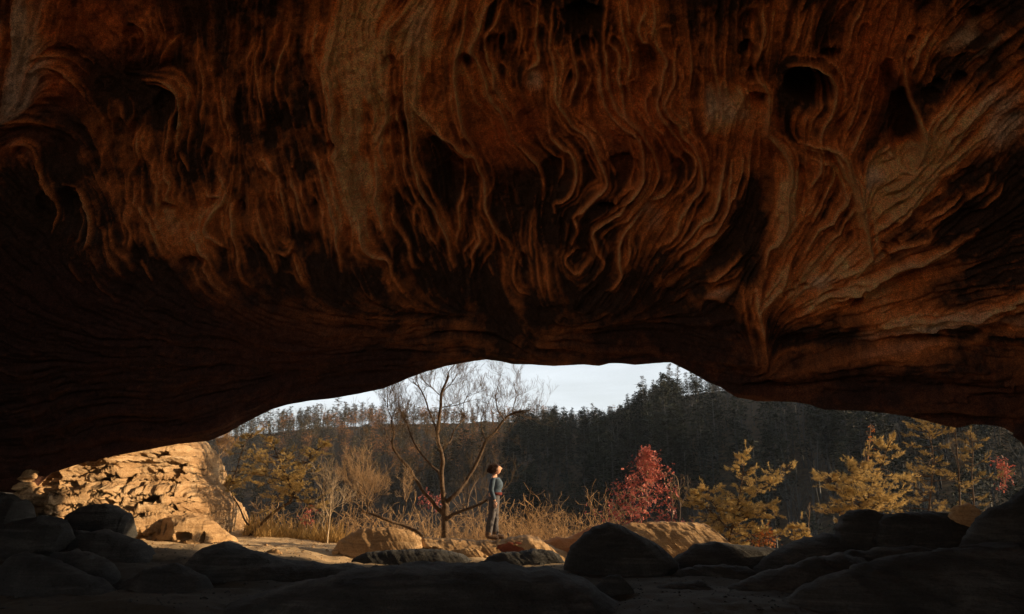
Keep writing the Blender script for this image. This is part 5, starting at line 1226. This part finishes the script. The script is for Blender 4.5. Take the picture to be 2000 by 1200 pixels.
# head: shaped sphere with brow, nose, lips, chin, tilted back
def head_mesh():
    n1, n2 = 48, 36; u = np.linspace(0, 2 * math.pi, n1, endpoint=False); v_ = np.linspace(.02, math.pi - .02, n2)
    U, Vv_ = np.meshgrid(u, v_); x = np.sin(Vv_) * np.cos(U); y = np.sin(Vv_) * np.sin(U); z = np.cos(Vv_)
    P = np.stack([x * .096, y * .074, z * .112], -1)
    fr = np.clip(x, 0, 1)
    P[..., 0] -= .020 * fr * sst(-.1, -.9, z); P[..., 1] *= 1 - .32 * sst(0, -.95, z)
    zz = P[..., 2]; yy_ = P[..., 1]; face = sst(.3, .8, x)
    P[..., 0] += face * (.026 * np.exp(-((zz + .020) / .018) ** 2 - (yy_ / .011) ** 2) + .014 * np.exp(-((zz - .002) / .03) ** 2 - (yy_ / .009) ** 2)
                 + .009 * np.exp(-((zz + .050) / .009) ** 2 - (yy_ / .020) ** 2) + .014 * np.exp(-((zz + .086) / .016) ** 2 - (yy_ / .020) ** 2)
                 + .007 * np.exp(-((zz - .030) / .012) ** 2 - (yy_ / .040) ** 2) - .010 * np.exp(-((zz - .010) / .011) ** 2 - ((np.abs(yy_) - .028) / .013) ** 2))
    for sg in (-1, 1):
        P[..., 1] += sg * .016 * np.exp(-((zz + .010) / .022) ** 2 - ((P[..., 0] + .008) / .012) ** 2) * (sg * y > .6)
    return P.reshape(-1, 3), grid_quads(n2, n1, True)
hv, hq = head_mesh(); tl = R(-20)
def rot_y(P, a): c, s = math.cos(a), math.sin(a); return np.stack([P[..., 0] * c + P[..., 2] * s, P[..., 1], -P[..., 0] * s + P[..., 2] * c], -1)
# weld body, head and hands into one continuous body mesh
bv = np.array([v.co[:] for v in body.vertices]); bq = [list(p.vertices) for p in body.polygons]
def hand(wrist, dirx, sg):
    rng = rs(3); chains = [[((0, 0, 0), (.020, .026), 'w'), ((.006, 0, -.035), (.016, .034), 'p'), ((.010, 0, -.062), (.013, .036), 'k')]]
    for i, (oy, l_) in enumerate([(-.027, .060), (-.009, .070), (.009, .066), (.027, .052)]):
        chains.append([('@', 'k'), ((.014, oy, -.074), .0085), ((.022 + .002 * i, oy * 1.05, -.074 - l_ * .5), .0075), ((.034 + .003 * i, oy * 1.02, -.074 - l_), .0062)])
    chains.append([('@', 'w'), ((.018, -.034, -.032), .010), ((.030, -.044, -.062), .0085)])
    h_ = skin_mesh('h', chains, [M_SKIN], 1); P = np.array([v.co[:] for v in h_.vertices]); P[:, 1:2] *= 1; P = np.stack([P[:, 1] * -.9, P[:, 0] * sg, P[:, 2]], -1)
    return P + np.array(wrist), [list(p.vertices) for p in h_.polygons]
h1 = hand((.035, -.20, .80), 1, 1); h2 = hand((-.01, .20, .80), 1, -1)
vs = np.vstack([bv, rot_y(hv, tl) + HD, h1[0], h2[0]]); o1 = len(bv); o2 = o1 + len(hv); o3 = o2 + len(h1[0])
fs = bq + (hq + o1).tolist() + [[i + o2 for i in f] for f in h1[1]] + [[i + o3 for i in f] for f in h2[1]]
me = bpy.data.meshes.new('body'); me.from_pydata(vs.tolist(), [], fs); me.materials.append(M_SKIN)
for p in me.polygons: p.use_smooth = True
put('body', me, wo)
put('shirt', skin_mesh('shirt', [
    [((.022, 0, .965), (.120, .150)), ((.02, 0, 1.00), (.135, .155), 'b'), ((.012, 0, 1.06), (.118, .138)), ((.055, 0, 1.16), (.150, .165)), ((.045, 0, 1.235), (.135, .17)), ((.008, 0, 1.305), (.088, .145), 'sh'), ((.010, 0, 1.345), (.062, .075))],
    [('@', 'sh'), ((-.014, -.165, 1.30), .062), ((-.035, -.20, 1.18), .060), ((-.052, -.21, 1.05), .055), ((-.015, -.21, .93), .050), ((.018, -.205, .83), (.042, .046))],
    [('@', 'sh'), ((-.014, .165, 1.30), .062), ((-.035, .20, 1.18), .060), ((-.072, .21, 1.05), .055), ((-.035, .21, .93), .050), ((-.015, .205, .83), (.042, .046))]], [M_SHIRT], 2), wo)
put('sash', skin_mesh('sash', [[((.022, 0, .945), (.142, .152)), ((.026, 0, .965), (.146, .158)), ((.028, 0, .985), (.144, .158)), ((.026, 0, 1.005), (.138, .152))]], [M_SASH], 2), wo)
pm = skin_mesh('trousers', [
    [((.008, 0, 1.03), (.118, .140)), ((-.000, 0, .96), (.135, .158), 'w'), ((-.010, 0, .86), (.155, .17), 'hip')],
    [('@', 'hip'), ((-.022, -.085, .76), .105), ((-.035, -.095, .50), .082), ((-.078, -.095, .30), .078), ((-.088, -.095, .12), .072), ((-.086, -.095, .075), .070), ((-.086, -.095, .04), .066)],
    [('@', 'hip'), ((.012, .085, .76), .105), ((.028, .09, .50), .080), ((.026, .09, .30), .076), ((.030, .09, .13), .070), ((.032, .09, .085), .068), ((.032, .09, .05), .064)]], [M_PANTS], 3)
for v in pm.vertices:
    c_ = np.array(v.co[:]); f_ = float(fbm(c_[None] * np.array([14., 14., 9.]), 5, 3)[0]) * .010; v.co = v.co + v.normal * f_
put('trousers', pm, wo)
for (x0, y0) in ((-.09, -.098), (.03, .09)):
    put('boot', skin_mesh('boot', [[((x0, y0, .20), .075), ((x0 - .01, y0, .10), .078), ((x0 - .02, y0, .055), (.078, .070)), ((x0 + .06, y0, .048), (.070, .062)), ((x0 + .13, y0, .040), (.064, .054)), ((x0 + .20, y0, .034), (.056, .042))]], [M_BOOT], 2), wo)
# hair: cap, loose bun blown back, and flyaway locks
rng = rs(12); cap, cq = head_mesh(); k = cap.copy(); d_ = np.linalg.norm(k, axis=1, keepdims=True); n_ = k / d_
infront = sst(.30, .62, n_[:, 0] - .55 * np.clip(n_[:, 2], 0, 1)); grow_ = (.013 + .008 * fbm(k * 40, 4, 3)) * (1 - infront) * sst(-.75, -.35, n_[:, 2] - n_[:, 0] * .3) - .012 * infront - .012 * (1 - sst(-.75, -.35, n_[:, 2] - n_[:, 0] * .3))
hp = k + n_ * grow_[:, None]; A = [(rot_y(hp, tl) + HD, cq)]
for (c_, r_) in [((-.092, 0, .030), .052), ((-.135, .005, .040), .040), ((-.11, -.01, -.02), .048), ((-.165, .0, .0), .034), ((-.08, 0, .08), .040)]:
    s_v, s_q = hv / .1, hq; nn_ = s_v / np.linalg.norm(s_v, axis=1, keepdims=True); A.append((rot_y(nn_ * r_ * (1 + .28 * fbm(nn_ * 4 + r_ * 90, 3, 3))[:, None] + np.array(c_), tl * .6) + HD, s_q))
v, q_ = join_arrays(A); hr = put('hair', mesh_np('hair', v, q_, mats=[M_HAIR]), wo)
S = Segs()
for i in range(260):
    a = rng.normal(0, 1, 3); a[0] = -abs(a[0]) * 1.2 + .25; a /= np.linalg.norm(a); p = HD + a * .10 + np.array([-.05, 0, .03]) * rng.rand(); d = a + rng.normal(0, .4, 3) + np.array([-.5, 0, 0])
    for j in range(4): d = d / np.linalg.norm(d); q_ = p + d * .018; S.add(p, q_, .0030 - .0006 * j, .0024 - .0006 * j); p = q_; d = d + rng.normal(0, .55, 3)
put('hair_locks', S.mesh('hair_locks', M_HAIR, 3), hr)

wo.scale = (1.10, 1.06, 1.0)
# ------------------------------------------------------------------ camera, light, sky
cam = bpy.data.cameras.new('camera'); cam.sensor_width = 36; cam.lens = 36 * F / 2000; cam.clip_end = 5000; cam.clip_start = .05
co = bpy.data.objects.new('camera', cam); COL.objects.link(co); co.rotation_euler = (math.pi / 2 + PITCH, 0, 0); scene.camera = co
SUN_EL, SUN_AZ = 13.0, 88.0      # azimuth clockwise from the view axis
sd = Vector((math.sin(R(SUN_AZ)) * math.cos(R(SUN_EL)), math.cos(R(SUN_AZ)) * math.cos(R(SUN_EL)), math.sin(R(SUN_EL))))
sl = bpy.data.lights.new('sun', 'SUN'); sl.energy = 5.0; sl.angle = R(.5); sl.color = (1, .70, .40)
so = bpy.data.objects.new('sun', sl); COL.objects.link(so); so.rotation_euler = sd.to_track_quat('Z', 'Y').to_euler()
w = bpy.data.worlds.new('World'); scene.world = w; w.use_nodes = True; nt = w.node_tree; nt.nodes.clear()
sky = nt.nodes.new('ShaderNodeTexSky'); sky.sky_type = 'NISHITA'; sky.sun_disc = False; sky.sun_elevation = R(SUN_EL); sky.sun_rotation = R(SUN_AZ)
sky.air_density = 1.0; sky.dust_density = 1.2; sky.ozone_density = 1.0
bg = nt.nodes.new('ShaderNodeBackground'); ow = nt.nodes.new('ShaderNodeOutputWorld'); bg.inputs[1].default_value = .066
tc = nt.nodes.new('ShaderNodeTexCoord'); mp = nt.nodes.new('ShaderNodeMapping'); mp.inputs['Scale'].default_value = (2.2, 2.2, 11)
nt.links.new(tc.outputs['Generated'], mp.inputs[0]); cn = noise(nt, 1.6, 8, .58, mp.outputs[0], .4)
cr = ramp(nt, cn.outputs[0], [(.42, (0, 0, 0)), (.68, (1, 1, 1))])
hs = nt.nodes.new('ShaderNodeHueSaturation'); hs.inputs['Saturation'].default_value = .42; hs.inputs['Value'].default_value = 1.15; nt.links.new(sky.outputs[0], hs.inputs['Color'])
ml = N(nt, 'ShaderNodeMath', operation='MULTIPLY'); ml.inputs[1].default_value = .45; nt.links.new(cr.outputs[0], ml.inputs[0])
# a bright veil of high cloud lies low over the ridge ahead
dt = N(nt, 'ShaderNodeVectorMath', operation='DOT_PRODUCT'); dt.inputs[1].default_value = (0.06, .985, .16); nt.links.new(tc.outputs['Generated'], dt.inputs[0])
mr = N(nt, 'ShaderNodeMapRange', interpolation_type='SMOOTHSTEP'); mr.inputs[1].default_value = .78; mr.inputs[2].default_value = .985; nt.links.new(dt.outputs['Value'], mr.inputs[0])
sm = N(nt, 'ShaderNodeMath', operation='MULTIPLY_ADD'); sm.inputs[1].default_value = .28; sm.inputs[2].default_value = .55; nt.links.new(cr.outputs[0], sm.inputs[0])
vm = N(nt, 'ShaderNodeMath', operation='MULTIPLY'); nt.links.new(mr.outputs[0], vm.inputs[0]); nt.links.new(sm.outputs[0], vm.inputs[1])
base_ = mixc(nt, ml.outputs[0], hs.outputs[0], (5.6, 6.0, 6.4))
nt.links.new(mixc(nt, vm.outputs[0], base_, (7.7, 8.45, 9.1)), bg.inputs[0]); nt.links.new(bg.outputs[0], ow.inputs[0])
scene.view_settings.view_transform = 'Standard'; scene.view_settings.look = 'None'; scene.view_settings.gamma = 1
scene.view_settings.exposure = 1.0
scene.cycles.max_bounces = 8; scene.cycles.diffuse_bounces = 3; scene.cycles.use_denoising = True
scene.cycles.sample_clamp_indirect = 6

# ------------------------------------------------------------------ valley air
hv_ = [(x, y, zz_) for x in (-712, 712) for y in (-520, 1030) for zz_ in (-60, 110)]
hm = bpy.data.meshes.new('haze'); hm.from_pydata(hv_, [], [(0, 1, 3, 2), (4, 6, 7, 5), (0, 4, 5, 1), (2, 3, 7, 6), (0, 2, 6, 4), (1, 5, 7, 3)])
M_HAZE = bpy.data.materials.new('haze'); M_HAZE.use_nodes = True; hn = M_HAZE.node_tree; hn.nodes.clear()
ho = hn.nodes.new('ShaderNodeOutputMaterial'); hp_ = hn.nodes.new('ShaderNodeVolumePrincipled'); hp_.inputs['Color'].default_value = (.72, .82, .95, 1); hp_.inputs['Density'].default_value = .00014
hn.links.new(hp_.outputs[0], ho.inputs['Volume']); hm.materials.append(M_HAZE)
put('haze', hm, kind='stuff', label='thin blue air over the shaded valley', category='haze')
